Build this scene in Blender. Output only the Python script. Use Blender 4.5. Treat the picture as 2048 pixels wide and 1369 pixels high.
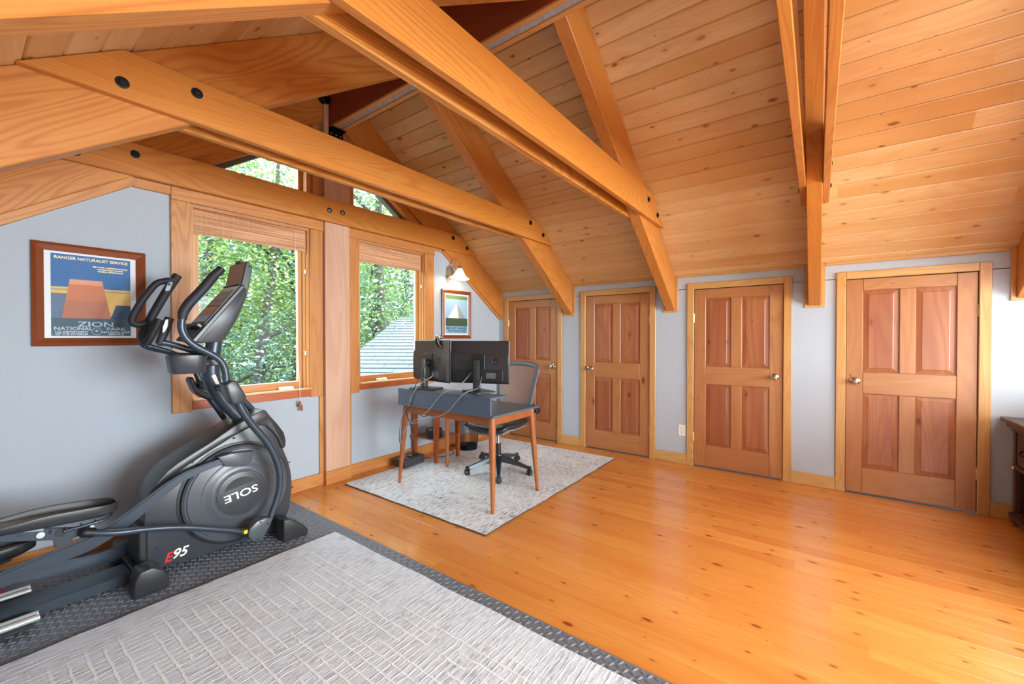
import bpy, bmesh, math, random
import numpy as np
from mathutils import Vector, Matrix
random.seed(7); rnd = random.Random(7); nrs = np.random.RandomState(7)
for o in list(bpy.data.objects): bpy.data.objects.remove(o)
SC = bpy.context.scene; COL = SC.collection
# ---------------------------------------------------------------- camera, world, light, exposure
FPX, YAW, PIT, CH = 830.0, math.radians(53.62), math.radians(0.577), 1.30
cam_d = bpy.data.cameras.new('camera'); cam = bpy.data.objects.new('camera', cam_d); COL.objects.link(cam)
cam_d.sensor_width = 36.0; cam_d.lens = FPX/2048*36.0; cam_d.clip_start = .02; cam_d.clip_end = 300
cam.location = (0, 0, CH); cam.rotation_euler = (math.pi/2-PIT, 0, -YAW); SC.camera = cam
w = bpy.data.worlds.new('sky'); SC.world = w; w.use_nodes = True
bg = w.node_tree.nodes['Background']; bg.inputs[0].default_value = (.86, .94, 1, 1); bg.inputs[1].default_value = 6.2
sd = bpy.data.lights.new('sun', 'SUN'); sd.energy = 4.6; sd.angle = math.radians(2); sd.color = (1, .95, .86)
sun = bpy.data.objects.new('sun', sd); COL.objects.link(sun); sun.rotation_euler = (math.radians(6), math.radians(40), 0)
def area(name, loc, rot, sx, sy, power, col):
    d = bpy.data.lights.new(name, 'AREA'); d.shape = 'RECTANGLE'; d.size = sx; d.size_y = sy; d.energy = power; d.color = col
    o = bpy.data.objects.new(name, d); COL.objects.link(o); o.location = loc; o.rotation_euler = rot; return o
# added fill light set in the invented wide window behind the camera
area('fill_light_back', (2.05, -4.28, 1.40), (math.pi/2, 0, 0), 3.4, 1.75, 255, (.88, .95, 1))
area('fill_light_left', (-.88, -2.3, 1.03), (math.pi/2, 0, -math.pi/2), 1.8, .95, 22, (.88, .95, 1))  # added fill light towards the door wall, set in the invented side window
area('fill_light_roof', (.79, -1.8, 2.89), (0, -math.atan(.69), 0), 1.1, 1.6, 45, (.88, .95, 1))  # added fill light from above to brighten floor and rug
vs = SC.view_settings; vs.view_transform = 'Standard'; vs.look = 'None'; vs.gamma = 1; vs.exposure = 0.97; vs.use_curve_mapping = False
# ---------------------------------------------------------------- helpers
fw0 = Vector((math.sin(YAW), math.cos(YAW), 0)); RT = Vector((math.cos(YAW), -math.sin(YAW), 0)); UP = Vector((0, 0, 1))
FW = fw0*math.cos(PIT)-UP*math.sin(PIT); U2 = UP*math.cos(PIT)+fw0*math.sin(PIT)
def px(u, v, ax, val):
    d = FW+RT*((u-1024)/FPX)-U2*((v-684.5)/FPX); c = Vector((0, 0, CH)); return c+d*((val-c[ax])/d[ax])
def crop(x0, y0, s): return lambda *ps: [(x0+a/s, y0+b/s) for a, b in ps]
WM = {}
I4 = Matrix.Identity(4)
def attach(o, parent, M=None):
    M = M or I4; o.matrix_basis = M; WM[o.name] = M
    if parent is not None:
        o.parent = parent; o.matrix_parent_inverse = WM[parent.name].inverted()
    return o
def thing(name, loc, label, cat, group=None):
    o = bpy.data.objects.new(name, None); COL.objects.link(o); o.empty_display_size = .1
    attach(o, None, Matrix.Translation(Vector(loc))); return tag(o, label, cat, group)
def tag(o, label, cat, group=None):
    o['label'] = label; o['category'] = cat
    if group: o['group'] = group
    return o
def struct(o, label=None):
    o['kind'] = 'structure'
    if label: o['label'] = label
    return o
def build(name, bm, mat, parent=None, M=None, smooth=False, lab=None, recalc=True):
    if recalc: bmesh.ops.recalc_face_normals(bm, faces=bm.faces)
    me = bpy.data.meshes.new(name)
    if M is not None: bm.transform(M.inverted())
    bm.to_mesh(me); bm.free()
    if smooth:
        for p in me.polygons: p.use_smooth = True
        if smooth != True: me.set_sharp_from_angle(angle=math.radians(smooth))
    if mat: me.materials.append(mat)
    o = bpy.data.objects.new(name, me); COL.objects.link(o); attach(o, parent, M)
    if lab: o['label'] = lab
    return o
def a_box(bm, lo, hi, bev=0, seg=1):
    b = bmesh.new() if bev else bm
    r = bmesh.ops.create_cube(b, size=1)
    for v in r['verts']:
        v.co = Vector([(lo[i]+hi[i])/2+v.co[i]*(hi[i]-lo[i]) for i in range(3)])
    if bev:
        bmesh.ops.bevel(b, geom=list(b.edges), offset=bev, segments=seg, affect='EDGES', profile=.5); merge(bm, b)
    return bm
def merge(bm, b):
    m = bpy.data.meshes.new('t'); b.to_mesh(m); b.free(); bm.from_mesh(m); bpy.data.meshes.remove(m)
def box(name, lo, hi, mat, parent=None, bev=0, seg=1, M=None, T=None, lab=None, smooth=False):
    bm = bmesh.new(); a_box(bm, lo, hi, bev, seg)
    if T is not None: bm.transform(T)
    return build(name, bm, mat, parent, M, lab=lab, smooth=smooth)
def a_prism(bm, poly, ax, a, b, bev=0, seg=1):
    """poly: 2D points in the two axes other than ax (ascending order), extruded from a to b along ax"""
    t = bmesh.new(); ii = [i for i in range(3) if i != ax]
    def P(p, h):
        v = [0, 0, 0]; v[ii[0]], v[ii[1]] = p; v[ax] = h; return v
    A = [t.verts.new(P(p, a)) for p in poly]; B = [t.verts.new(P(p, b)) for p in poly]; n = len(poly)
    t.faces.new(A); t.faces.new(B[::-1])
    for i in range(n): t.faces.new((A[i], B[i], B[(i+1) % n], A[(i+1) % n]))
    bmesh.ops.recalc_face_normals(t, faces=t.faces)
    if bev: bmesh.ops.bevel(t, geom=list(t.edges), offset=bev, segments=seg, affect='EDGES', profile=.5, clamp_overlap=True)
    merge(bm, t); return bm
def prism(name, poly, ax, a, b, mat, parent=None, bev=0, seg=1, M=None, lab=None, smooth=False):
    return build(name, a_prism(bmesh.new(), poly, ax, a, b, bev, seg), mat, parent, M, lab=lab, smooth=smooth)
def catmull(pts, n=6, closed=False):
    P = [Vector(p) for p in pts]; out = []; N = len(P); rng = N if closed else N-1
    for i in range(rng):
        p0 = P[(i-1) % N] if closed or i else P[0]*2-P[1]
        p1, p2 = P[i], P[(i+1) % N]
        p3 = P[(i+2) % N] if closed or i+2 < N else P[-1]*2-P[-2]
        for k in range(n):
            t = k/n; out.append(.5*((2*p1)+(p2-p0)*t+(2*p0-5*p1+4*p2-p3)*t*t+(3*p1-p0-3*p2+p3)*t**3))
    if not closed: out.append(P[-1])
    return out
def a_tube(bm, pts, r, seg=10, closed=False, cap=True, flat=(1, 1)):
    P = [Vector(p) for p in pts]; n = len(P); R = r if isinstance(r, (list, tuple)) else [r]*n
    if len(R) != n: R = list(np.interp(np.linspace(0, 1, n), np.linspace(0, 1, len(R)), R))
    rings = []; nrm = None
    for i in range(n):
        a = P[(i-1) % n] if (closed or i) else P[0]; b = P[(i+1) % n] if (closed or i < n-1) else P[-1]
        t = (b-a).normalized()
        if nrm is None: nrm = t.orthogonal().normalized() if abs(t.y) > .9 else t.cross(Vector((0, 1, 0))).normalized()
        nrm = (nrm-t*nrm.dot(t)).normalized(); bi = t.cross(nrm)
        rings.append([bm.verts.new(P[i]+nrm*(math.cos(2*math.pi*k/seg)*R[i]*flat[0])+bi*(math.sin(2*math.pi*k/seg)*R[i]*flat[1])) for k in range(seg)])
    for i in range(n if closed else n-1):
        A, B = rings[i], rings[(i+1) % n]
        for k in range(seg): bm.faces.new((A[k], A[(k+1) % seg], B[(k+1) % seg], B[k]))
    if cap and not closed: bm.faces.new(rings[0][::-1]); bm.faces.new(rings[-1])
    return bm
def tube(name, pts, r, mat, parent=None, seg=10, sm=6, closed=False, flat=(1, 1), lab=None):
    if sm: pts = catmull(pts, sm, closed)
    return build(name, a_tube(bmesh.new(), pts, r, seg, closed, True, flat), mat, parent, smooth=50, lab=lab)
def a_lathe(bm, prof, T, seg=24, cap=True):
    """prof: (r, z) about local Z, placed by matrix T"""
    rings = []
    for r, z in prof: rings.append([bm.verts.new(T @ Vector((r*math.cos(2*math.pi*k/seg), r*math.sin(2*math.pi*k/seg), z))) for k in range(seg)])
    for A, B in zip(rings, rings[1:]):
        for k in range(seg): bm.faces.new((A[k], A[(k+1) % seg], B[(k+1) % seg], B[k]))
    if cap: bm.faces.new(rings[0][::-1]); bm.faces.new(rings[-1])
    return bm
def lathe(name, prof, T, mat, parent=None, seg=24, cap=True, smooth=40, lab=None):
    return build(name, a_lathe(bmesh.new(), prof, T, seg, cap), mat, parent, smooth=smooth, lab=lab)
def frame(o, x=None, z=None, y=None):
    X = Vector(x).normalized(); Y = Vector(y).normalized(); Z = X.cross(Y)
    M = Matrix((X, Y, Z)).transposed().to_4x4(); M.translation = Vector(o); return M
ZTO = {'x': Matrix.Rotation(math.pi/2, 4, 'Y'), '-x': Matrix.Rotation(-math.pi/2, 4, 'Y'), '-y': Matrix.Rotation(math.pi/2, 4, 'X'), 'y': Matrix.Rotation(-math.pi/2, 4, 'X'), 'z': I4}
def at(p, d='z'): return Matrix.Translation(Vector(p)) @ ZTO[d]
def a_text(bm, s, size, T, ext=.001, align='CENTER', shear=0, bold=0, sx=1):
    c = bpy.data.curves.new('t', 'FONT'); c.body = s; c.size = size; c.extrude = ext; c.align_x = align; c.align_y = 'CENTER'; c.shear = shear; c.offset = bold; c.resolution_u = 3
    o = bpy.data.objects.new('t', c); COL.objects.link(o)
    me = bpy.data.meshes.new_from_object(o.evaluated_get(bpy.context.evaluated_depsgraph_get()))
    t = bmesh.new(); t.from_mesh(me); t.transform(T @ Matrix.Diagonal((sx, 1, 1, 1)))
    bpy.data.objects.remove(o); bpy.data.curves.remove(c); bpy.data.meshes.remove(me); merge(bm, t); return bm
def text(name, s, size, T, mat, parent, **k): return build(name, a_text(bmesh.new(), s, size, T, **k), mat, parent, recalc=False)
# ---------------------------------------------------------------- materials
def srgb(r, g, b):
    f = lambda c: (c/255/12.92) if c/255 <= .04045 else ((c/255+.055)/1.055)**2.4
    return (f(r), f(g), f(b), 1)
class NT:
    def __init__(s, name):
        s.m = bpy.data.materials.new(name); s.m.use_nodes = True; s.t = s.m.node_tree; s.n = s.t.nodes; s.b = s.n['Principled BSDF']; s.out = s.n['Material Output']
    def add(s, typ, **k):
        n = s.n.new(typ); ins = k.pop('i', {})
        for a, v in k.items(): setattr(n, a, v)
        for a, v in ins.items(): s.set(n.inputs[a], v)
        return n
    def set(s, sock, v):
        if isinstance(v, bpy.types.NodeSocket): s.t.links.new(v, sock)
        else: sock.default_value = v
    def math(s, op, a, b=0.0, c=None, clamp=False):
        n = s.add('ShaderNodeMath', operation=op, use_clamp=clamp); s.set(n.inputs[0], a); s.set(n.inputs[1], b)
        if c is not None: s.set(n.inputs[2], c)
        return n.outputs[0]
    def mix(s, f, a, b, bt='MIX'):
        n = s.add('ShaderNodeMix', data_type='RGBA', blend_type=bt); s.set(n.inputs[0], f); s.set(n.inputs[6], a); s.set(n.inputs[7], b); return n.outputs[2]
    def ramp(s, v, a, b, lo=0.0, hi=1.0):
        n = s.add('ShaderNodeMapRange', i={0: v, 1: a, 2: b, 3: lo, 4: hi}); return n.outputs[0]
    def noise(s, vec, scale, detail=3, rough=.55, dist=0):
        return s.add('ShaderNodeTexNoise', i={'Vector': vec, 'Scale': scale, 'Detail': detail, 'Roughness': rough, 'Distortion': dist}).outputs[0]
    def mapv(s, vec, sc, loc=(0, 0, 0)):
        return s.add('ShaderNodeMapping', i={'Vector': vec, 'Scale': sc, 'Location': loc}).outputs[0]
    def obj(s): return s.add('ShaderNodeTexCoord').outputs['Object']
    def bump(s, h, st=.3, dist=.002):
        s.set(s.b.inputs['Normal'], s.add('ShaderNodeBump', i={'Height': h, 'Strength': st, 'Distance': dist}).outputs[0])
    def p(s, **k):
        for a, v in k.items(): s.set(s.b.inputs[a.replace('_', ' ')], v)
        return s
def plain(name, c, rough=.5, metal=0, noise=0, bump=0, nscale=40, coat=0, **k):
    t = NT(name); t.p(Roughness=rough, Metallic=metal, Coat_Weight=coat)
    if noise or bump:
        h = t.noise(t.obj(), nscale)
        t.set(t.b.inputs['Base Color'], t.mix(t.ramp(h, .3, .7), tuple(x*(1-noise) for x in c[:3])+(1,), tuple(min(1, x*(1+noise)) for x in c[:3])+(1,)))
        if bump: t.bump(h, bump, .001)
    else: t.p(Base_Color=c)
    for a, v in k.items(): t.set(t.b.inputs[a.replace('_', ' ')], v)
    return t.m
def wood(name, c1, c2, c3, ax=0, across=1, rough=.38, knots=0, ks=5.0, ringk=9.0, vary=1.0, coat=.0, ringw=.55, fine=.35, spec=.5, kcol=(88, 42, 22), width=1.0, tone=.84):
    """grain along local axis ax; across = other in-plane axis used for the knots"""
    t = NT(name); rn = t.add('ShaderNodeObjectInfo').outputs['Random']
    off = t.add('ShaderNodeVectorMath', operation='SCALE', i={0: (37.1, 53.7, 71.3), 'Scale': rn}).outputs[0]
    v = t.add('ShaderNodeVectorMath', operation='ADD', i={0: t.obj(), 1: off}).outputs[0]
    sc = [4.2*width]*3; sc[ax] = .55
    big = t.noise(t.mapv(v, tuple(sc)), 1.0, 2, .45, .4)
    rings = t.math('SINE', t.math('MULTIPLY', big, ringk*6.283)); rings = t.ramp(rings, -1, 1)
    rings = t.math('POWER', rings, 2.2)
    sf = [150.0]*3; sf[ax] = 2.2
    fg = t.noise(t.mapv(v, tuple(sf)), 1.0, 3, .6)
    sm = [9.0]*3; sm[ax] = .7
    blot = t.noise(t.mapv(v, tuple(sm)), 1.0, 2, .5)
    col = t.mix(t.math('MULTIPLY', rings, ringw), c1, c2)
    col = t.mix(t.math('MULTIPLY', t.ramp(fg, .35, .75), fine), col, c2)
    rv = t.math('FRACT', t.math('MULTIPLY', rn, 7.31))
    col = t.mix(t.math('MULTIPLY', t.math('ADD', t.math('MULTIPLY', rv, .55*vary), t.ramp(blot, .35, .7, 0, .55)), .9), col, c3, 'MIX')
    if knots:
        sep = t.add('ShaderNodeSeparateXYZ', i={0: v}).outputs
        cv = t.add('ShaderNodeCombineXYZ', i={0: t.math('MULTIPLY', sep[across], ks), 1: t.math('MULTIPLY', sep[ax], ks*.45)}).outputs[0]
        wob = t.noise(t.mapv(v, (30, 30, 30)), 1, 2)
        cv = t.add('ShaderNodeVectorMath', operation='ADD', i={0: cv, 1: t.add('ShaderNodeVectorMath', operation='SCALE', i={0: t.add('ShaderNodeCombineXYZ', i={0: wob, 1: wob}).outputs[0], 'Scale': .06}).outputs[0]}).outputs[0]
        vo = t.add('ShaderNodeTexVoronoi', voronoi_dimensions='2D', i={'Vector': cv, 'Scale': 1.0, 'Randomness': 1.0})
        csep = t.add('ShaderNodeSeparateColor', i={0: vo.outputs['Color']}).outputs
        sel = t.math('LESS_THAN', csep[0], knots)
        rad = t.math('MULTIPLY_ADD', t.math('POWER', csep[1], 2.0), .085, .02)
        dn = t.math('DIVIDE', vo.outputs['Distance'], rad)
        kn = t.math('MULTIPLY', t.ramp(dn, .55, 1.25, 1, 0), sel)
        halo = t.math('MULTIPLY', t.ramp(dn, .8, 3.2, .45, 0), sel)
        col = t.mix(halo, col, c3); col = t.mix(t.math('MULTIPLY', kn, t.math('MULTIPLY_ADD', csep[2], .45, .42)), col, srgb(*kcol))
    col = t.mix(1.0, col, (tone, tone*.97, tone*.90, 1), 'MULTIPLY')
    t.set(t.b.inputs['Base Color'], col); t.p(Roughness=rough, Coat_Weight=coat, Coat_Roughness=.12, Specular_IOR_Level=spec)
    t.bump(t.math('ADD', fg, t.math('MULTIPLY', rings, .5)), .12, .0006)
    return t.m
S = srgb
M_ceil = wood('pine_ceiling', S(240, 206, 160), S(218, 170, 116), S(214, 164, 104), ax=1, across=0, knots=.8, ks=8.0, rough=.42, ringw=.4, ringk=18, kcol=(118, 58, 32), vary=1.3)
M_floor = wood('pine_floor', S(240, 172, 92), S(224, 144, 66), S(216, 132, 58), ax=1, across=0, knots=.8, ks=8.0, rough=.22, ringw=.38, ringk=18, coat=.25, kcol=(112, 48, 18))
M_beam = wood('fir_beam', S(221, 156, 80), S(176, 90, 30), S(206, 128, 48), ax=0, across=2, rough=.4, ringw=.62, ringk=24, knots=.06, ks=3)
M_raft = wood('fir_rafter', S(218, 150, 77), S(176, 92, 33), S(204, 126, 50), ax=0, across=2, rough=.42, ringw=.58, ringk=22, knots=.06, ks=3)
M_ridge = wood('red_ridge_board', S(150, 66, 34), S(128, 48, 24), S(138, 58, 30), ax=1, across=2, rough=.5, ringw=.4)
M_ridgeb = wood('ridge_cap_board', S(220, 160, 96), S(190, 120, 62), S(205, 140, 80), ax=1, across=0, rough=.45)
M_grey = plain('weathered_grey_board', S(150, 146, 146), .8, noise=.2, nscale=30)
M_trimX = wood('fir_trim_x', S(218, 156, 94), S(186, 108, 54), S(206, 136, 74), ax=0, across=2, rough=.38, ringw=.6, ringk=22)
M_trimY = wood('fir_trim_y', S(218, 178, 118), S(192, 138, 80), S(204, 156, 94), ax=1, across=2, rough=.38, ringw=.5, ringk=16)
M_trimZ = wood('fir_trim_z', S(218, 174, 114), S(186, 124, 66), S(206, 150, 86), ax=2, across=1, rough=.38, ringw=.55, ringk=16, width=1.6)
M_trimZx = wood('fir_casing_z', S(218, 160, 98), S(180, 104, 54), S(206, 136, 76), ax=2, across=0, rough=.38, ringw=.65, ringk=16, width=1.6)
M_sill = wood('redwood_apron', S(208, 116, 58), S(166, 74, 32), S(188, 94, 44), ax=0, across=2, rough=.35, ringw=.6, ringk=20)
M_sash = wood('pine_sash', S(222, 168, 108), S(198, 130, 70), S(206, 140, 84), ax=2, across=0, rough=.35, ringw=.4)
M_post = wood('pale_cedar_post', S(232, 200, 178), S(194, 138, 112), S(212, 164, 142), ax=2, across=0, rough=.6, ringw=.4, ringk=8, fine=.5)
M_doorZ = wood('door_pine_upright', S(208, 148, 96), S(182, 114, 70), S(190, 124, 78), ax=2, across=1, rough=.33, knots=.2, ks=5, ringw=.5, ringk=14, tone=.70)
M_doorY = wood('door_pine_rail', S(208, 150, 96), S(184, 118, 72), S(194, 126, 80), ax=1, across=2, rough=.33, knots=.15, ks=5, ringw=.5, ringk=14, tone=.70)
M_panel = wood('door_pine_panel', S(198, 130, 84), S(164, 92, 56), S(164, 88, 58), ax=2, across=1, rough=.33, knots=.5, ks=5, ringw=.55, ringk=14, tone=.70)
M_wall = plain('white_plaster', S(172, 181, 192), .85, noise=.012, bump=.05, nscale=60)
M_steel = plain('black_steel', S(24, 25, 28), .42, .6)
M_bolt = plain('black_iron_bolt', S(28, 28, 30), .45, .5)
M_boltg = plain('grey_bolt_head', S(150, 150, 152), .35, .8)
M_nickel = plain('polished_nickel', S(205, 196, 178), .16, 1)
M_brass = plain('pale_brass', S(214, 196, 150), .3, .9)
M_white = plain('white_plastic', S(228, 226, 220), .45)
M_black = plain('black_plastic', S(26, 28, 31), .45)
M_blackg = plain('charcoal_plastic', S(46, 49, 53), .38)
M_cable = plain('black_cable', S(20, 20, 22), .45)
M_cableg = plain('grey_cable', S(134, 138, 144), .4)
def glass_mat(name, tint=(1, 1, 1, 1), k=.05):
    t = NT(name); t.n.remove(t.b)
    tr = t.add('ShaderNodeBsdfTransparent', i={0: tint}); gl = t.add('ShaderNodeBsdfGlossy', i={'Roughness': .02})
    mx = t.add('ShaderNodeMixShader', i={0: k, 1: tr.outputs[0], 2: gl.outputs[0]}); t.t.links.new(mx.outputs[0], t.out.inputs[0]); return t.m
M_glass = glass_mat('window_glass', (.97, .99, .98, 1), .008)
# ================================================================ STRUCTURE
XL, XR, YF, YB, XM, SL = -.80, 4.49, 3.53, -4.20, 2.052, .69
TH = math.atan(SL); CT, ST = math.cos(TH), math.sin(TH)
def zc(x): return 1.94+SL*(4.49-x) if x >= XM else 1.94+SL*(x+.386)
def zb(x): return zc(x)-.368
# ---- floor: slab and planks
floor = struct(box('floor', (XL-.1, YB-.1, -.12), (XR+.12, YF+.12, -.020), plain('subfloor', S(60, 40, 26), .9)), 'knotty pine plank floor')
def board_mesh(w, l, t, ch, mat, cache={}):
    k = (round(w, 3), round(l, 2), t, ch, mat.name)
    if k in cache: return cache[k]
    h = w/2; prof = [(-h, -t), (h, -t), (h, -ch), (h-ch, 0), (-h+ch, 0), (-h, -ch)]
    bm = a_prism(bmesh.new(), [(x, z) for x, z in prof], 1, -k[1]/2, k[1]/2)
    bmesh.ops.recalc_face_normals(bm, faces=bm.faces)
    me = bpy.data.meshes.new('board'); bm.to_mesh(me); bm.free(); me.materials.append(mat); cache[k] = me; return me
def lay(name, me, parent, M):
    o = bpy.data.objects.new(name, me); COL.objects.link(o); attach(o, parent, M); return o
def runs(a, b, lmin, lmax, r):
    out = [a]
    while b-out[-1] > lmax*1.15: out.append(round(out[-1]+r.uniform(lmin, lmax), 2))
    return list(zip(out, out[1:]+[b]))
pr = random.Random(3); x = XR-.005; i = 0
while x > XL:
    off = pr.uniform(0, 1.6)
    for a, b in runs(YB-off*.6, YF, 1.5, 2.9, pr):
        a = max(a, YB)
        if b-a < .05: continue
        lay('plank', board_mesh(.1190, b-a-.0012, .02, .0014, M_floor), floor, Matrix.Translation((x-.06, (a+b)/2, 0)))
    x -= .12; i += 1
# ---- ceiling: backing and boards on both slopes
bm = bmesh.new()
a_prism(bm, [(XM, zc(XM)+.02), (XR+.3, zc(XR+.3)+.02), (XR+.3, zc(XR+.3)+.1), (XM, zc(XM)+.1)], 1, YB-.1, YF+.14)
KX0, KX1, KY0, KY1 = .36, 1.22, -2.6, -1.0          # opening for the added roof window in the left slope
for xa, xb, ya, yb in ((XL-.3, XM, YB-.1, KY0), (XL-.3, XM, KY1, YF+.14), (XL-.3, KX0, KY0, KY1), (KX1, XM, KY0, KY1)):
    a_prism(bm, [(xb, zc(xb)+.02), (xb, zc(xb)+.1), (xa, zc(xa)+.1), (xa, zc(xa)+.02)], 1, ya, yb)
ceiling = struct(build('ceiling', bm, M_raft), 'knotty pine board ceiling of two slopes')
for sgn in (1, -1):
    up = Vector((-sgn*CT, 0, ST)); nrm = Vector((-sgn*ST, 0, -CT)); xe = XR if sgn > 0 else XL
    base = Vector((xe, 0, zc(xe))); L = abs(xe-XM)/CT; s = -.06; ylen = Vector((0, 1, 0))
    while s < L-.01:
        rr = [(max(a, YB), b) for a, b in runs(YB-pr.uniform(0, 3.5), YF, 4.0, 7.0, pr)]
        if sgn < 0 and XL+s*CT+.10 > KX0 and XL+s*CT < KX1: rr = [(p, q) for a, b in rr for p, q in ((a, min(b, KY0)), (max(a, KY1), b)) if q-p > .05]
        for a, b in rr:
            if b-a < .05: continue
            c = base+up*(s+.062); M = Matrix(((up if sgn < 0 else -up), ylen, nrm)).transposed()
            if M.determinant() < 0: M = Matrix((-(up if sgn < 0 else -up), ylen, nrm)).transposed()
            M = M.to_4x4(); M.translation = Vector((c.x, (a+b)/2, c.z))
            lay('board', board_mesh(.1225, b-a-.0014, .018, .0062, M_ceil), ceiling, M)
        s += .124
kw_ = None  # roof window invented out of view to let the upper fill light in
for y_ in (KY0, KY1-.05):
    o = prism('window_7' if kw_ is None else 'frame_bar', [(KX0, zc(KX0)-.012), (KX1, zc(KX1)-.012), (KX1, zc(KX1)+.10), (KX0, zc(KX0)+.10)], 1, y_, y_+.05, M_raft, kw_)
    if kw_ is None: kw_ = struct(o, 'added roof window for fill light in the left slope behind')
for x_ in (KX0, KX1-.05): prism('frame_bar', [(x_, zc(x_)-.012), (x_+.05, zc(x_+.05)-.012), (x_+.05, zc(x_+.05)+.10), (x_, zc(x_)+.10)], 1, KY0+.05, KY1-.05, M_raft, kw_)
prism('pane', [(KX0+.05, zc(KX0+.05)+.05), (KX1-.05, zc(KX1-.05)+.05), (KX1-.05, zc(KX1-.05)+.056), (KX0+.05, zc(KX0+.05)+.056)], 1, KY0+.05, KY1-.05, M_glass, kw_)
# ---- right (door) wall
D = [(2.60, 3.36), (1.46, 2.215), (.252, 1.01), (-.948, -.192)]   # door leaves: y0, y1
RY = [3.525, 2.435, 1.24, .024, -1.175]                           # rafter centres
bm = bmesh.new(); ys = [YB-.1]
for y0, y1 in D[::-1]: ys += [y0-.004, y1+.004]
ys += [YF+.1]
for a, b in zip(ys[::2], ys[1::2]): a_box(bm, (XR, a, 0), (XR+.10, b, 1.80))
a_box(bm, (XR, YB-.1, 1.795), (XR+.10, YF+.1, 1.955))
struct(build('wall_right', bm, M_wall), 'white plaster knee wall with four pine doors')
struct(box('wall_closet', (XR+.10, YB-.1, 0), (XR+.16, YF+.1, 2.2), plain('closet_dark', S(40, 32, 26), .9)), 'closed back of the closet openings')
struct(box('wall_half', (2.90, -1.70, 0), (XR, -1.585, .95), M_wall), 'low plaster guard wall behind the cabinet')
bm = bmesh.new(); a_box(bm, (XL-.1, YB-.1, 0), (XL, YF+.1, .54)); a_box(bm, (XL-.1, YB-.1, 1.52), (XL, YF+.1, zc(XL)+.03)); a_box(bm, (XL-.1, YB-.1, .54), (XL, -3.22, 1.52)); a_box(bm, (XL-.1, -1.38, .54), (XL, YF+.1, 1.52))
struct(build('wall_left', bm, M_wall), 'white plaster knee wall with an opening for the added low window')
wl_ = struct(box('window_6', (XL-.1, -3.22, .54), (XL+.02, -1.38, .57), M_sash), 'added low side window for fill light in the left knee wall')  # unseen window, added to carry the side fill light
for y_ in (-3.22, -2.32, -1.42): box('mullion', (XL-.07, y_, .57), (XL-.01, y_+.04, 1.52), M_sash, wl_, .003)
for y_ in (-3.18, -2.28): box('pane', (XL-.04, y_, .57), (XL-.036, y_+.86, 1.52), M_glass, wl_)
# ---- front gable wall with openings (plaster below, boards above the tie beam)
WN = [(1.005, 1.85), (2.315, 3.145)]; WZ0, WZ1 = .82, 2.235
def gable(y0, y1, nm, lab, op):
    bm = bmesh.new(); z0, z1 = op[0][2:]; a_box(bm, (XL-.1, y0, 0), (XR+.1, y1, z0))
    xl, xr = op[0][0], op[-1][1]
    if len(op) > 1: a_box(bm, (op[0][1], y0, z0), (op[1][0], y1, 2.36))
    for a, b, *_ in op: a_box(bm, (a, y0, z1), (b, y1, 2.36))
    a_prism(bm, [(XL-.1, z0), (xl, z0), (xl, min(zc(xl), 2.36)), (XL-.1, zc(XL-.1))] if zc(xl) <= 2.36 else [(XL-.1, z0), (xl, z0), (xl, zc(xl)), (XL-.1, zc(XL-.1))], 1, y0, y1)
    a_prism(bm, [(xr, z0), (XR+.1, z0), (XR+.1, zc(XR+.1)), (xr, zc(xr))], 1, y0, y1)
    struct(build(nm, bm, M_wall), lab)
gable(YF, YF+.12, 'wall_front', 'pale plaster gable wall with two windows', [(*w_, WZ0, WZ1) for w_ in WN])
gable(YB-.12, YB, 'wall_back', 'pale plaster gable wall behind', [(.33, 3.77, .50, 2.30)])
GL = [(1.10, 2.52), (1.815, 2.52), (1.815, 3.013)]; GR = [(2.27, 2.52), (2.985, 2.52), (2.27, 3.013)]
def gtop(y0, y1, nm):
    bm = bmesh.new(); a, b = WN[0][0], WN[1][1]; c = 2.04
    a_box(bm, (a, y0, 2.36), (b, y1, 2.52))
    zt = zc(GL[1][0])
    a_prism(bm, [(a, 2.52), (GL[0][0], 2.52), GL[2], (GL[2][0], zt), (a, zc(a))], 1, y0, y1)
    a_prism(bm, [(b, 2.52), (GR[1][0], 2.52), GR[2], (GR[2][0], zc(GR[2][0])), (b, zc(b))], 1, y0, y1)
    a_prism(bm, [(GL[1][0], 2.52), (GR[0][0], 2.52), (GR[0][0], zc(GR[0][0])), (XM, zc(XM)), (GL[1][0], zt)], 1, y0, y1)
    return struct(build(nm, bm, M_trimX), 'fir boards filling the gable top')
gtop(YF, YF+.12, 'wall_front_gable'); 
bm = bmesh.new(); a_prism(bm, [(.33, 2.36), (3.77, 2.36), (3.77, zc(3.77)), (XM, zc(XM)), (.33, zc(.33))], 1, YB-.12, YB); struct(build('wall_back_gable', bm, M_wall), 'plaster top of the back gable')
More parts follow.
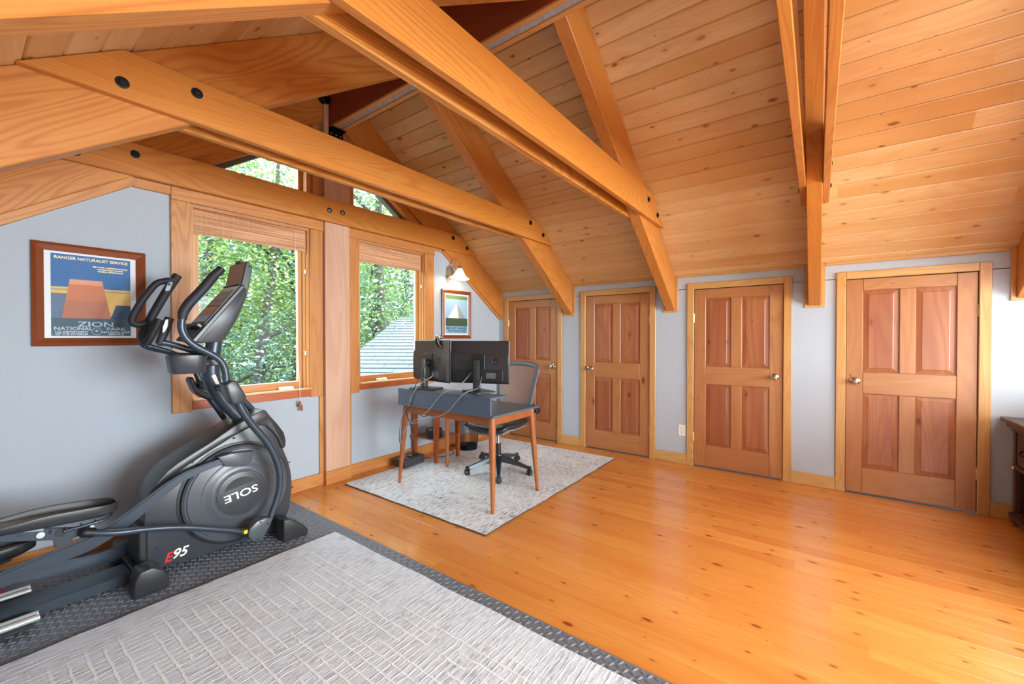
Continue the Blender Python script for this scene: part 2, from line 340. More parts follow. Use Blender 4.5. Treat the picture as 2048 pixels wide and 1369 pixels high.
# ---- windows
def window(n, x0, x1, lab, y=YF, dirn=1, shade=True):
    Y = lambda d: y+dirn*d
    def bx(nm, x_0, x_1, d0, d1, z0, z1, m, par, bev=.002):
        a, b = sorted((Y(d0), Y(d1))); return box(nm, (x_0, a, z0), (x_1, b, z1), m, par, bev)
    w = struct(bx('window_%d' % n, x0, x1, .0, .12, WZ0, WZ0+.045, M_sash, None), lab)   # stool
    bx('jamb', x0, x0+.02, 0, .12, WZ0+.045, WZ1, M_sash, w); bx('jamb', x1-.02, x1, 0, .12, WZ0+.045, WZ1, M_sash, w)
    bx('head_jamb', x0+.02, x1-.02, 0, .12, WZ1-.02, WZ1, M_trimX, w)
    bx('stop', x0+.02, x0+.035, .03, .06, WZ0+.045, WZ1-.02, M_sash, w); bx('stop', x1-.035, x1-.02, .03, .06, WZ0+.045, WZ1-.02, M_sash, w)
    bx('stile', x0+.021, x0+.068, .065, .105, WZ0+.046, WZ1-.021, M_sash, w); bx('stile', x1-.068, x1-.021, .065, .105, WZ0+.046, WZ1-.021, M_sash, w)
    r = bx('rail', x0+.068, x1-.068, .065, .105, WZ0+.046, WZ0+.105, M_trimX, w); bx('rail', x0+.068, x1-.068, .065, .105, WZ1-.07, WZ1-.021, M_trimX, w)
    bx('pane', x0+.060, x1-.060, .083, .089, WZ0+.098, WZ1-.06, M_glass, w, 0)
    bx('glazing_bead', x1-.074, x1-.068, .066, .083, WZ0+.105, WZ1-.07, M_white, w, 0); bx('glazing_bead', x0+.068, x1-.074, .066, .083, WZ0+.105, WZ0+.111, M_white, w, 0)
    if dirn > 0:
        xm = x0+.35*(x1-x0) if n == 2 else x0+.78*(x1-x0)
        c = bx('crank', xm-.055, xm+.055, .012, .062, WZ0+.046, WZ0+.072, M_white, w, .006); c['label'] = 'white casement crank cover'
        for z in (1.15, 1.85): bx('latch', x1-.032, x1-.022, .012, .03, z, z+.035, M_white, w, .003)
    return w
window(1, *WN[0], 'fir framed casement window behind the exercise machine')
window(2, *WN[1], 'fir framed casement window behind the desk')
wb_ = struct(box('window_5', (.33, YB-.12, .50), (3.77, YB, .54), M_sash), 'added wide window for fill light in the back gable')  # unseen window, made wide to admit soft fill light from behind
for x_ in (.33, 1.17, 2.03, 2.89, 3.73): box('mullion', (x_, YB-.10, .54), (x_+.04, YB-.02, 2.26), M_sash, wb_, .003)
box('head_jamb', (.33, YB-.10, 2.26), (3.77, YB-.02, 2.30), M_trimX, wb_, .003)
for x_ in (.37, 1.21, 2.07, 2.93): box('pane', (x_, YB-.04, .54), (x_+.80, YB-.035, 2.26), M_glass, wb_)
def tri_window(n, T, y, d, lab):
    cx = sum(p[0] for p in T)/3; cz = sum(p[1] for p in T)/3
    def ins(m):
        out = []
        k = len(T)
        for i in range(k):
            p, q, r = Vector(T[i-1]), Vector(T[i]), Vector(T[(i+1) % k]); a = (p-q).normalized(); b = (r-q).normalized(); bis = (a+b).normalized()
            out.append(tuple(q+bis*(m/math.sin(a.angle(b)/2))))
        return out
    a, b = sorted((y+d*.085, y+d*.09)); w = struct(prism('window_%d' % n, ins(.02), 1, a, b, M_glass), lab)
    A, B, Y0, Y1 = T, ins(.035), *sorted((y+d*.05, y+d*.115)); G = plain('gable_sash_grey', S(92, 98, 98), .5)
    for i in range(3): prism('sash_bar', [A[i], A[(i+1) % 3], B[(i+1) % 3], B[i]], 1, Y0, Y1, G if abs((A[i][0]-A[(i+1) % 3][0])*(A[i][1]-A[(i+1) % 3][1])) > .01 else M_trimX, w)
    return w
tri_window(3, GL, YF, 1, 'triangular gable pane above the exercise machine window')
tri_window(4, GR, YF, 1, 'triangular gable pane above the desk window')
M_nose = wood('pale_pine_stool', S(240, 206, 164), S(222, 178, 128), S(228, 186, 138), ax=0, across=2, rough=.3)
# ---- casings on the front wall
tn = [0]
def trim(lo, hi, mat, lab=None, bev=.003, sub=None):
    if sub is None: tn[0] += 1
    o = box('trim_%d' % tn[0] if sub is None else 'casing_board', lo, hi, mat, sub, bev)
    return struct(o, lab) if sub is None else o
y0, y1 = YF-.022, YF
t = trim((.893, y0, .784), (1.006, y1, 2.237), M_trimZx, 'wide fir casing boards of the window by the exercise machine')
trim((1.846, y0, .79), (1.958, y1, 2.237), M_trimZx, sub=t); trim((.893, YF-.03, 2.237), (1.962, y1, 2.325), M_trimX, sub=t); trim((1.006, YF-.026, .797), (1.846, y1, .858), M_sill, sub=t); trim((1.006, YF-.034, .858), (1.846, YF+.02, .872), M_nose, sub=t)
t = trim((2.203, y0, .78), (2.318, y1, 2.237), M_trimZx, 'wide fir casing boards of the window behind the desk')
trim((3.135, y0, .79), (3.272, y1, 2.237), M_trimZx, sub=t); trim((2.2, YF-.03, 2.237), (3.28, y1, 2.325), M_trimX, sub=t); trim((2.318, YF-.026, .803), (3.135, y1, .858), M_sill, sub=t); trim((2.318, YF-.034, .858), (3.135, YF+.02, .872), M_nose, sub=t)
t = trim((1.925, YF-.016, .10), (1.962, y1, .79), M_trimZx, 'narrow strips beside the window post'); trim((2.198, YF-.016, .10), (2.236, y1, .78), M_trimZx, sub=t)
# gable window trims and the slope trims below the wall rafters
t = trim((1.815, YF-.02, 2.5), (1.845, y1, 3.1), M_trimZx, 'fir strips around the gable panes'); trim((1.87, YF-.02, 2.5), (1.925, y1, 3.18), M_sash, sub=t); trim((2.215, YF-.012, 2.5), (2.27, y1, 3.14), M_trimZx, sub=t)
for P in (GL, GR):
    a, b = (P[0], P[2]) if P is GL else (P[1], P[2]); dx = Vector((b[0]-a[0], 0, b[1]-a[1])).normalized(); n = Vector((-dx.z, 0, dx.x))
    if n.z < 0: n = -n
    q = [Vector((a[0], 0, a[1])), Vector((b[0], 0, b[1]))]; q = [q[0]-dx*.05, q[1], q[1]+n*.07, q[0]+n*.07-dx*.05]
    prism('casing_board', [(p.x, p.z) for p in q], 1, YF-.018, YF, M_raft, t, .003)
def slopetrim(xa, xb, w, mat, lab):
    tn[0] += 1; dx = Vector((xb-xa, 0, zb(xb)-zb(xa))).normalized()
    M = frame((xa, YF-.02, zb(xa)), dx, y=(0, 1, 0))
    return struct(prism('trim_%d' % tn[0], [(xa, zb(xa)-w), (xb, zb(xb)-w), (xb, zb(xb)+.03), (xa, zb(xa)+.03)], 1, YF-.03, YF, mat, None, .003, M=M), lab)
slopetrim(XL, .72, .058, M_trimX, 'sloping fir strip under the wall rafter above the large picture')
slopetrim(3.39, XR, .03, M_trimX, 'sloping fir strip under the wall rafter above the small picture')
trim((.705, YF-.028, 2.262), (.893, YF, 2.325), M_trimX, 'short fir strip under the tie beam beside the window'); trim((3.28, YF-.03, 2.29), (3.41, YF, 2.325), M_trimX, 'short fir strip under the tie beam above the wall lamp')
# ---- baseboards
bb = struct(box('baseboard_front', (XL, YF-.017, 0), (1.962, YF, .108), M_trimX, None, .004), 'low fir baseboard under the windows')
box('baseboard_board', (2.198, YF-.017, 0), (XR, YF, .108), M_trimX, bb, .004)
segs = [(YB, -1.012), (-.126, .188), (1.074, 1.394), (2.278, 2.535), (3.428, YF-.018)]
bb = None
for a, b in segs:
    o = box('baseboard_right' if bb is None else 'baseboard_board', (XR-.017, a, 0), (XR, b, .108), M_trimY, bb, .004)
    if bb is None: bb = struct(o, 'low fir baseboard between the doors')
struct(box('baseboard_left', (XL, YB, 0), (XL+.017, YF-.018, .108), M_trimY, None, .004)); struct(box('baseboard_back', (XL+.018, YB, 0), (XR-.018, YB+.017, .108), M_trimX, None, .004))
# ---- doors
def door(n, y0, y1, knob_at_low, lab):
    w = y1-y0; zt = 1.787; z0 = .012; X0, X1 = XR-.002, XR+.034
    d = struct(box('door_%d' % n, (XR+.012, y0+.05, .05), (XR+.026, y1-.05, zt-.05), M_panel), lab)
    def b(nm, ya, yb, za, zb_, mat, x0=X0, x1=X1, bev=.004): return box(nm, (x0, ya, za), (x1, yb, zb_), mat, d, bev)
    st, ms = .108, .094
    b('stile', y0, y0+st, z0, zt, M_doorZ); b('stile', y1-st, y1, z0, zt, M_doorZ)
    rails = [(z0, .222), (.838, 1.015), (1.692, zt)]
    for a, c in rails: b('rail', y0+st, y1-st, a, c, M_doorY)
    ym = (y0+y1)/2
    for a, c in ((.222, .838), (1.015, 1.692)):
        b('mullion', ym-ms/2, ym+ms/2, a, c, M_doorZ)
        for pa, pb in ((y0+st, ym-ms/2), (ym+ms/2, y1-st)):
            bm = bmesh.new(); m = .034
            o4 = [(pa, a), (pb, a), (pb, c), (pa, c)]; i4 = [(pa+m, a+m), (pb-m, a+m), (pb-m, c-m), (pa+m, c-m)]
            A = [bm.verts.new((XR+.013, *p)) for p in o4]; B = [bm.verts.new((XR+.0065, *p)) for p in i4]; C = [bm.verts.new((XR+.004, *p)) for p in [(q[0]+(.004 if k in (0, 3) else -.004), q[1]+(.004 if k in (0, 1) else -.004)) for k, q in enumerate(i4)]]
            for k in range(4):
                bm.faces.new((A[k], A[(k+1) % 4], B[(k+1) % 4], B[k])); bm.faces.new((B[k], B[(k+1) % 4], C[(k+1) % 4], C[k]))
            bm.faces.new(C); build('panel', bm, M_panel, d)
    cw = .064
    for ya, yb, za, zb_, mt in ((y0-cw-.002, y0-.002, 0, 1.853, M_trimZ), (y1+.002, y1+cw+.002, 0, 1.853, M_trimZ)): b('casing', ya, yb, za, zb_, mt, XR-.019, XR, .004)
    b('casing', y0-.002, y1+.002, 1.791, 1.853, M_trimY, XR-.0185, XR, .004)
    ky = y0+.062 if knob_at_low else y1-.062; hy = y1+.001 if knob_at_low else y0-.001
    T = at((X0, ky, .942), '-x')
    k = lathe('knob', [(.030, 0), (.031, .004), (.024, .009), (.011, .012), (.010, .030), (.022, .036), (.028, .048), (.026, .058), (.016, .063), (.004, .0635)], T, M_nickel, d, 20, lab='polished nickel door knob')
    for z in (.30, 1.50):
        bm = bmesh.new(); a_lathe(bm, [(.0055, -.045), (.0055, .045)], at((X0-.004, hy, z)), 8); a_box(bm, (X0-.002, hy-.006, z-.044), (X0, hy+.006, z+.044)); build('hinge', bm, M_brass, d, lab='brass hinge')
    b('latch_plate', (y0-.003 if knob_at_low else y1+.001), (y0-.001 if knob_at_low else y1+.003), .92, .965, M_black, X0-.001, X0+.02, 0)
    return d
for i, ((a, b), k, l) in enumerate(zip(D, (True, False, True, False), ('four panel knotty pine door beside the window wall corner', 'four panel pine door with dark knots in one upper panel', 'four panel pine door beside the wall socket', 'four panel reddish pine door beside the dark cabinet'))):
    door(i+1, a, b, k, l)
# ---- trims on the door wall: pockets of the rafters and strip at the ceiling
edges = []
for i, yc in enumerate(RY[1:]):
    a, b = yc-.045, yc+.045; tn[0] += 1
    t = struct(box('trim_%d' % tn[0], (XR-.012, a-.028, 1.565), (XR, b+.028, 1.596), M_trimY, None, .002), 'fir surround where a rafter meets the door wall')
    for ya, yb in ((a-.028, a), (b, b+.028)): box('casing_board', (XR-.012, ya, 1.596), (XR, yb, 1.945), M_trimZ, t, .002)
    edges += [(a-.028, b+.028)]
edges = sorted(edges); pts = [YB]+[v for e in edges for v in e]+[3.465]
t = None
for a, b in zip(pts[::2], pts[1::2]):
    o = box('trim_%d' % (tn[0]+1) if t is None else 'casing_board', (XR-.016, a, 1.918), (XR, b, 1.95), M_trimY, t, .004)
    if t is None: tn[0] += 1; t = struct(o, 'thin fir strip between the door wall and the ceiling')
box('casing_board', (XR-.012, 3.452, 1.545), (XR, 3.481, 1.93), M_trimZ, t, .002)
# ================================================================ TIMBER FRAME
ORD = ['against the window wall', 'second from the window wall', 'third from the window wall', 'fourth from the window wall', 'fifth from the window wall']
def rafter(yc, side, name, y0=None, y1=None):
    y0 = yc-.045 if y0 is None else y0; y1 = yc+.045 if y1 is None else y1
    xa = XM+side*.062; xb = (XR+.02) if side > 0 else XL-.02
    poly = [(xa, zb(xa)), (xb, zb(xb)), (xb, zc(xb)-.001), (xa, zc(xa)-.001)]
    M = frame((xa, yc, zb(xa)), (xb-xa, 0, zb(xb)-zb(xa)), y=(0, 1, 0))
    return prism(name, poly, 1, y0, y1, M_raft, None, .004, M=M)
for i, yc in enumerate(RY):
    kw = dict(y0=3.478, y1=3.556) if i == 0 else {}
    tag(rafter(yc, 1, 'rafter', **kw), 'heavy fir rafter over the doors, '+ORD[i], 'rafter', 'fir rafters')
    tag(rafter(yc, -1, 'rafter', **kw), 'heavy fir rafter on the exercise machine side, '+ORD[i], 'rafter', 'fir rafters')
TZ0, TZ1 = 2.316, 2.537
def xs(z, side): x = 4.49-(z-1.94)/SL; return x-.004 if side > 0 else 2*XM-x+.004
def bolt_at(bm, x, y, z, d, r=.0235):
    a_lathe(bm, [(r, 0), (r, .004), (r*.62, .005), (r*.55, .012), (.001, .013)], at((x, y, z), '-y' if d < 0 else 'y'), 14)
BX = [px(1297, 399, 1, 1.155), px(1314.6, 431, 1, 1.155), px(244.4, 165.8, 1, 2.352), px(393.8, 187.3, 1, 2.352)]
def tie(yn, label, outer, bolts=True, TZ0=2.318, TZ1=2.545):
    poly = [(xs(TZ0, -1), TZ0), (xs(TZ0, 1), TZ0), (xs(TZ1, 1), TZ1), (xs(TZ1, -1), TZ1)]
    o = tag(prism('tie_beam', poly, 1, yn, yn+.039, M_beam, None, .003, M=Matrix.Translation((XM, yn, TZ0))), label, 'tie beam', 'paired fir tie beams')
    if bolts:
        for b in BX:
            bm = bmesh.new(); bolt_at(bm, b.x, yn if outer < 0 else yn+.039, b.z, outer); build('bolt', bm, M_bolt, o, smooth=30, lab='black iron bolt and washer')
    return o
for i, yc in enumerate(RY):
    if i == 0:
        o = tie(3.438, 'fir tie beam across the window wall above both windows', -1, True, 2.317, 2.517)
        for p in ((659, 421), (685, 426)):
            q = px(*p, 1, 3.436); bm = bmesh.new(); a_lathe(bm, [(.021, 0), (.021, .008), (.015, .009), (.015, .005)], at((q.x, 3.438, q.z), '-y'), 16); h = build('bolt', bm, M_bolt, o, smooth=30)
            lathe('bolt_head', [(.0145, .004), (.0145, .0075), (.008, .009)], at((q.x, 3.438, q.z), '-y'), M_boltg, h, 16)
    else:
        zz = (2.308, 2.511) if i == 1 else (2.318, 2.548)
        tie(yc-.045-.040, 'fir tie beam on the back side of the rafters %s' % ORD[i], -1, True, *zz)
        tie(yc+.046, 'fir tie beam on the window side of the rafters %s' % ORD[i], 1, True, *zz)
# ridge beam: two red side boards with pale lower edges and a grey strip between them
rb = thing('ridge_beam', (XM, 1, 3.144), 'red-brown ridge beam with pale lower edges and a grey strip', 'ridge beam')
for s in (-1, 1):
    a, b = sorted((XM+s*.059, XM+s*.026)); 
    box('ridge_board', (a, YB, 3.158), (b, YF, zc(XM+.059)), M_ridge, rb); box('edge_strip', (a, YB, 3.144), (b, YF, 3.158), M_ridgeb, rb)
box('core_strip', (XM-.026, YB, 3.152), (XM+.026, YF, 3.6), M_grey, rb, lab='grey weathered strip')
# post between the windows
po = thing('window_post', (2.08, 3.5, 0), 'pale cedar post standing between the two windows', 'post')
box('shaft', (1.962, 3.478, .118), (2.198, 3.552, TZ0), M_post, po, .003); box('shaft', (1.962, 3.478, TZ0), (2.198, 3.552, 3.10), M_post, po, .003)
box('upper_shaft', (1.946, 3.455, 3.0), (1.988, 3.53, 3.36), M_post, po, .003)
box('plinth', (1.958, 3.470, 0), (2.204, 3.552, .118), M_trimX, po, .003)
br = thing('steel_bracket', (2.08, 3.46, 3.10), 'black steel bracket under the ridge beam on top of the post', 'bracket')
box('plate', (1.985, 3.40, 3.135), (2.125, 3.50, 3.1435), M_steel, br, .002); box('plate', (1.985, 3.455, 3.04), (2.125, 3.476, 3.135), M_steel, br, .002)
for xx in (2.01, 2.055, 2.1):
    for z in (3.06, 3.1):
        bm = bmesh.new(); a_lathe(bm, [(.009, 0), (.008, .006), (.001, .007)], at((xx, 3.455, z), '-y'), 10); build('bolt', bm, M_boltg, br, smooth=30)
br = thing('steel_bracket', (1.96, 3.46, 3.34), 'black rounded steel cap where the post meets the rafter', 'bracket')
prism('plate', [(1.90, 3.38), (1.91, 3.35), (1.94, 3.33), (1.98, 3.335), (1.992, 3.36), (1.992, 3.40)], 1, 3.43, 3.53, M_steel, br, .006, 2)
# ================================================================ RUGS AND MAT
def rug_mat(name, base, dark, light, bounds, fleck, sx=.05, sy=.031, edge=.5, lw=.34):
    t = NT(name); ob = t.obj(); se = t.add('ShaderNodeSeparateXYZ', i={0: ob}).outputs; x, y = se[0], se[1]
    wob = t.noise(t.mapv(ob, (14, 14, 14)), 1, 2); wob2 = t.noise(t.mapv(ob, (60, 60, 60)), 1, 2)
    yy = t.math('ADD', y, t.math('MULTIPLY_ADD', wob, .02, t.math('MULTIPLY', wob2, .006))); xx = t.math('ADD', x, t.math('MULTIPLY_ADD', wob, .014, t.math('MULTIPLY', wob2, .006)))
    def lines(c, other, per, seed, keep):
        q = t.math('DIVIDE', c, per); f = t.math('ABSOLUTE', t.math('SUBTRACT', t.math('FRACT', q), .5)); idn = t.math('FLOOR', q)
        ln = t.ramp(f, lw*.4, lw*.4+.08, 1, 0)
        n = t.noise(t.add('ShaderNodeCombineXYZ', i={0: t.math('MULTIPLY', other, 4.5), 1: t.math('MULTIPLY_ADD', idn, 3.7, seed)}).outputs[0], 1, 2)
        return t.math('MULTIPLY', ln, t.ramp(n, keep, keep+.08))
    x0, x1, y0, y1 = bounds
    ins = t.math('MINIMUM', t.math('MINIMUM', t.math('SUBTRACT', x, x0), t.math('SUBTRACT', x1, x)), t.math('MINIMUM', t.math('SUBTRACT', y, y0), t.math('SUBTRACT', y1, y)))
    inn = t.ramp(t.math('ADD', ins, t.math('MULTIPLY', t.noise(t.mapv(ob, (2, 5, 1)), 1, 2), .35)), edge*.5+.05, edge*.5+.24)
    h = t.math('MAXIMUM', t.math('MULTIPLY', lines(yy, x, sy, 3.0, .42), t.ramp(inn, 0, 1, .45, 1)), t.math('MULTIPLY', lines(xx, y, sx, 11.0, .41), inn))
    fl = t.noise(t.mapv(ob, (16, 95, 1)), 1, 4, .65); fl2 = t.noise(t.mapv(ob, (3.2, 7, 1)), 1, 2); pile = t.noise(t.mapv(ob, (420, 420, 420)), 1, 2)
    col = t.mix(t.ramp(fl, .46, .62), base, dark); 
    amt = t.math('MULTIPLY', t.ramp(fl2, .35, .65, .4, 1), fleck)
    col = t.mix(amt, base, col); col = t.mix(t.math('MULTIPLY', h, .85), col, light)
    col = t.mix(t.ramp(pile, .3, .7, 0, .14), col, dark)
    t.set(t.b.inputs['Base Color'], col); t.p(Roughness=.95, Specular_IOR_Level=.1, Sheen_Weight=.15)
    t.bump(t.math('ADD', t.math('ADD', h, t.math('MULTIPLY', t.ramp(fl, .4, .7, 1, 0), .35)), t.math('MULTIPLY', pile, .5)), .55, .006); return t.m
def rug(name, x0, x1, y0, y1, z0, z1, mat, label, edgec):
    g = 26; bm = bmesh.new(); r = random.Random(5)
    def pt(i, j, z):
        x = x0+(x1-x0)*i/g; y = y0+(y1-y0)*j/g; e = .004
        if i in (0, g): x += r.uniform(-e, e)
        if j in (0, g): y += r.uniform(-e, e)
        return (x, y, z)
    V = [[bm.verts.new(pt(i, j, z1)) for j in range(g+1)] for i in range(g+1)]
    for i in range(g):
        for j in range(g): bm.faces.new((V[i][j], V[i+1][j], V[i+1][j+1], V[i][j+1]))
    o = build(name, bm, mat); ring = [V_ for V_ in []]
    bm = bmesh.new(); a_box(bm, (x0-.003, y0-.003, z0), (x1+.003, y1+.003, z1-.002), .003); build('edge_binding', bm, edgec, o)
    return tag(o, label, 'rug')
M_rug1 = rug_mat('pale_grey_rug', (.72, .80, .90, 1), (.25, .28, .32, 1), (.92, .97, 1, 1), (-.7, 1.495, -1.2, 2.545), .75, edge=.45, lw=.14)
M_rug2 = rug_mat('grey_fleck_rug', (.80, .86, .92, 1), (.085, .088, .095, 1), (.93, .97, 1, 1), (2.07, 4.22, 1.74, 3.36), 1.0, .042, .026, edge=.5, lw=.2)
M_ruge = plain('rug_edge', S(128, 124, 118), .95, noise=.2, nscale=90)
rug('large_rug', -.70, 1.495, -1.2, 2.545, .0135, .026, M_rug1, 'large pale grey rug with raised crosshatch lying on the black mat', M_ruge)
rug('desk_rug', 2.07, 4.22, 1.74, 3.36, .0, .011, M_rug2, 'grey and white flecked rug under the desk', plain('rug_edge_dark', S(96, 70, 48), .95))
M_rub = plain('black_rubber', S(110, 117, 128), .38, noise=.12, nscale=120, bump=.1)
mat_ = tag(box('rubber_mat', (XL+.02, -1.5, 0), (1.592, YF-.02, .012), M_rub, None, .003), 'charcoal rubber floor mat with a raised tread under the exercise machine', 'mat')
# tread lozenges, herringbone
vv, ff = [], []
def loz(cx, cy, d):
    n = len(vv); a, b, h = .0165, .0052, .0042
    ca, sa = (math.cos(d), math.sin(d))
    for px_, py_, z in ((-a, 0, 0), (-a*.35, b, .0), (a*.35, b, 0), (a, 0, 0), (a*.35, -b, 0), (-a*.35, -b, 0), (-a*.45, 0, h), (a*.45, 0, h)):
        vv.append((cx+px_*ca-py_*sa, cy+px_*sa+py_*ca, .0119+z))
    ff.extend([(n+6, n, n+5), (n+6, n+1, n), (n+6, n+7, n+2, n+1), (n+7, n+3, n+2), (n+7, n+4, n+3), (n+6, n+5, n+4, n+7)])
P = .0285; i = 0; X = 0.03
while X < 1.585:
    j = 0; Y = -.35
    while Y < YF-.04:
        if X > 1.47 or Y > 2.53: loz(X, Y, (math.pi/4 if (i+j) % 2 else -math.pi/4)+.35)
        Y += P; j += 1
    X += P; i += 1
me = bpy.data.meshes.new('tread'); me.from_pydata(vv, [], [tuple(f[::-1]) for f in ff]); me.materials.append(M_rub)
o = bpy.data.objects.new('tread', me); COL.objects.link(o); attach(o, mat_); o['kind'] = 'stuff'
bm = bmesh.new(); bm.from_mesh(me); bmesh.ops.recalc_face_normals(bm, faces=bm.faces); bm.to_mesh(me); bm.free()
# ================================================================ WINDOW SHADES
def shade_mat():
    t = NT('woven_bamboo'); ob = t.obj()
    a = t.noise(t.mapv(ob, (1.6, 1, 130)), 1, 3, .6); b = t.noise(t.mapv(ob, (170, 1, 2)), 1, 2)
    col = t.mix(t.ramp(a, .35, .68), S(236, 190, 150), S(166, 110, 74)); col = t.mix(t.ramp(b, .60, .72, 0, .3), col, S(228, 186, 150))
    t.set(t.b.inputs['Base Color'], col); t.p(Roughness=.6); return t.m
M_bam = shade_mat()
def shade(x0, x1, zlo, label, cord=None):
    s = thing('bamboo_shade', ((x0+x1)/2, YF+.03, zlo), label, 'window shade')
    bm = bmesh.new(); z = WZ1-.012
    while z > zlo:
        a_tube(bm, [(x0+rnd.uniform(0, .003), YF+.028, z), (x1-rnd.uniform(0, .003), YF+.028, z)], .0034, 6); z -= .0066
    build('reed_panel', bm, M_bam, s)
    box('backing', (x0+.004, YF+.031, zlo), (x1-.004, YF+.038, WZ1-.01), M_bam, s)
    bm = bmesh.new(); x = x0+.03
    while x < x1: a_box(bm, (x, YF+.0238, zlo), (x+.0016, YF+.026, WZ1-.012)); x += .034
    build('stitching', bm, plain('pale_thread', S(214, 180, 144), .9), s)
    if cord:
        tube('pull_cord', [(cord, YF+.02, WZ1-.02), (cord+.002, YF+.008, 1.6), (cord+.004, YF-.04, .9), (cord+.005, YF-.045, .765)], .0018, M_white, s, 6)
        for k in range(2): lathe('tassel', [(.003, .022), (.007, .014), (.010, 0), (.011, -.018), (.008, -.03)], at((cord+.004+.014*k, YF-.045, .752-.035*k)), plain('wood_tassel', S(150, 92, 52), .5), s, 10)
    return s
shade(1.012, 1.838, 2.040, 'rolled woven bamboo shade with pull cord in the window by the exercise machine', 1.735)
shade(2.322, 3.115, 2.035, 'rolled woven bamboo shade in the window behind the desk')
# ================================================================ PICTURES
def framed(x0, x1, z0, z1, fw_, mat_w, label, painter, y=YF):
    p = thing('framed_picture', ((x0+x1)/2, y, z0), label, 'picture')
    M_f = M_frame
    def bar(poly, ax):
        bm = bmesh.new(); d0, d1, d2 = y-.001, y-.028, y-.017
        o = [Vector((a, 0, b)) for a, b in poly]           # outer a,b then inner b,a
        A = [bm.verts.new((v.x, d0, v.z)) for v in o]; mid = [o[0].lerp(o[3], .35), o[1].lerp(o[2], .35)]
        f = [bm.verts.new((v.x, d1+.006, v.z)) for v in o[:2]]; g = [bm.verts.new((v.x, d1, v.z)) for v in mid]; h = [bm.verts.new((v.x, d2, v.z)) for v in (o[3], o[2])]
        for q in ((A[0], A[1], f[1], f[0]), (f[0], f[1], g[1], g[0]), (g[0], g[1], h[1], h[0]), (h[0], h[1], A[2], A[3])): bm.faces.new(q)
        return build('frame_bar', bm, M_frame if ax else M_frameZ, p)
    O = [(x0, z0), (x1, z0), (x1, z1), (x0, z1)]; N = [(x0+fw_, z0+fw_), (x1-fw_, z0+fw_), (x1-fw_, z1-fw_), (x0+fw_, z1-fw_)]
    for i in range(4): bar([O[i], O[(i+1) % 4], N[(i+1) % 4], N[i]], i % 2 == 0)
    a, b = N[0], N[2]
    box('mat_board', (a[0]-.004, y-.013, a[1]-.004), (b[0]+.004, y-.005, b[1]+.004), plain('print_border', S(222, 226, 230), .6), p)
    pr_ = box('print', (a[0]+mat_w[0], y-.0145, a[1]+mat_w[1]), (b[0]-mat_w[0], y-.0135, b[1]-mat_w[1]), plain('print_base', painter['base'], .6), p)
    X0, Z0 = a[0]+mat_w[0], a[1]+mat_w[1]; W, H = b[0]-mat_w[0]-X0, b[1]-mat_w[1]-Z0
    for k, (c, poly) in enumerate(painter['shapes']):
        yy = y-.0147-.0001*k
        bm = bmesh.new(); bm.faces.new([bm.verts.new((X0+u*W, yy, Z0+v*H)) for u, v in poly]); build('printed_shape', bm, plain('ink_%d' % k, c, .6), pr_, recalc=False)
    for (s_, size, u, v, c, sx) in painter['text']:
        text('printed_text', s_, size, Matrix.Translation((X0+u*W, y-.0162, Z0+v*H)) @ Matrix.Rotation(math.pi/2, 4, 'X'), plain('ink', c, .6), pr_, ext=0, sx=sx, bold=.0006)
    for (u, v, r) in painter.get('ring', []):
        a_ = bmesh.new(); a_tube(a_, [(X0+u*W+r*math.cos(k*math.pi/12), y-.0162, Z0+v*H+r*math.sin(k*math.pi/12)) for k in range(24)], .0012, 6, closed=True); build('printed_emblem', a_, plain('ink_e', S(176, 190, 206), .6), pr_)
    return p
M_frame = wood('walnut_frame_x', S(150, 78, 38), S(112, 52, 24), S(128, 62, 30), ax=0, across=2, rough=.3, ringw=.3)
M_frameZ = wood('walnut_frame_z', S(150, 78, 38), S(112, 52, 24), S(128, 62, 30), ax=2, across=0, rough=.3, ringw=.3)
MT, RD, SKY, YL, NV = S(178, 112, 86), S(196, 118, 84), S(50, 104, 160), S(214, 176, 98), S(40, 72, 112)
cream, pale = S(238, 222, 176), S(186, 200, 214)
art1 = dict(base=SKY, shapes=[
    (YL, [(0, .25), (1, .25), (1, .60), (0, .60)]), (S(150, 150, 130), [(0, .56), (1, .56), (1, .575), (0, .575)]),
    (S(92, 112, 140), [(0, .2), (0, .52), (.2, .52), (.26, .2)]), (RD, [(.12, .2), (.22, .70), (.62, .70), (.74, .2)]), (MT, [(.12, .2), (.17, .44), (.68, .44), (.74, .2)]), (S(216, 150, 116), [(.21, .64), (.22, .70), (.62, .70), (.635, .64)]),
    (NV, [(.72, .2), (.80, .40), (1, .40), (1, .2)]), (S(64, 92, 110), [(0, 0), (1, 0), (1, .22), (0, .22)])],
    text=[('RANGER NATURALIST SERVICE', .0222, .5, .955, cream, 1.02), ('FIELD TRIPS  CAMPFIRE PROGRAMS', .0105, .73, .875, cream, .95), ('NATURE TALKS  EXHIBITS', .0105, .73, .848, cream, .95), ('GENERAL INFORMATION', .0105, .73, .822, cream, .95),
          ('ZION', .042, .54, .145, pale, 1.5), ('NATIONAL', .026, .26, .09, pale, 1.2), ('PARK', .026, .80, .09, pale, 1.4), ('U.S. DEPARTMENT', .015, .24, .05, pale, 1.1), ('OF THE INTERIOR', .015, .24, .022, pale, 1.1), ('NATIONAL PARK', .015, .80, .05, pale, 1.1), ('SERVICE', .015, .80, .022, pale, 1.3), ('*', .03, .545, .05, pale, 1)],
    ring=[(.545, .06, .021)])
framed(.274, .760, 1.252, 1.845, .047, (.026, .012), 'large brown framed travel print of red canyon cliffs beside the exercise machine', art1)
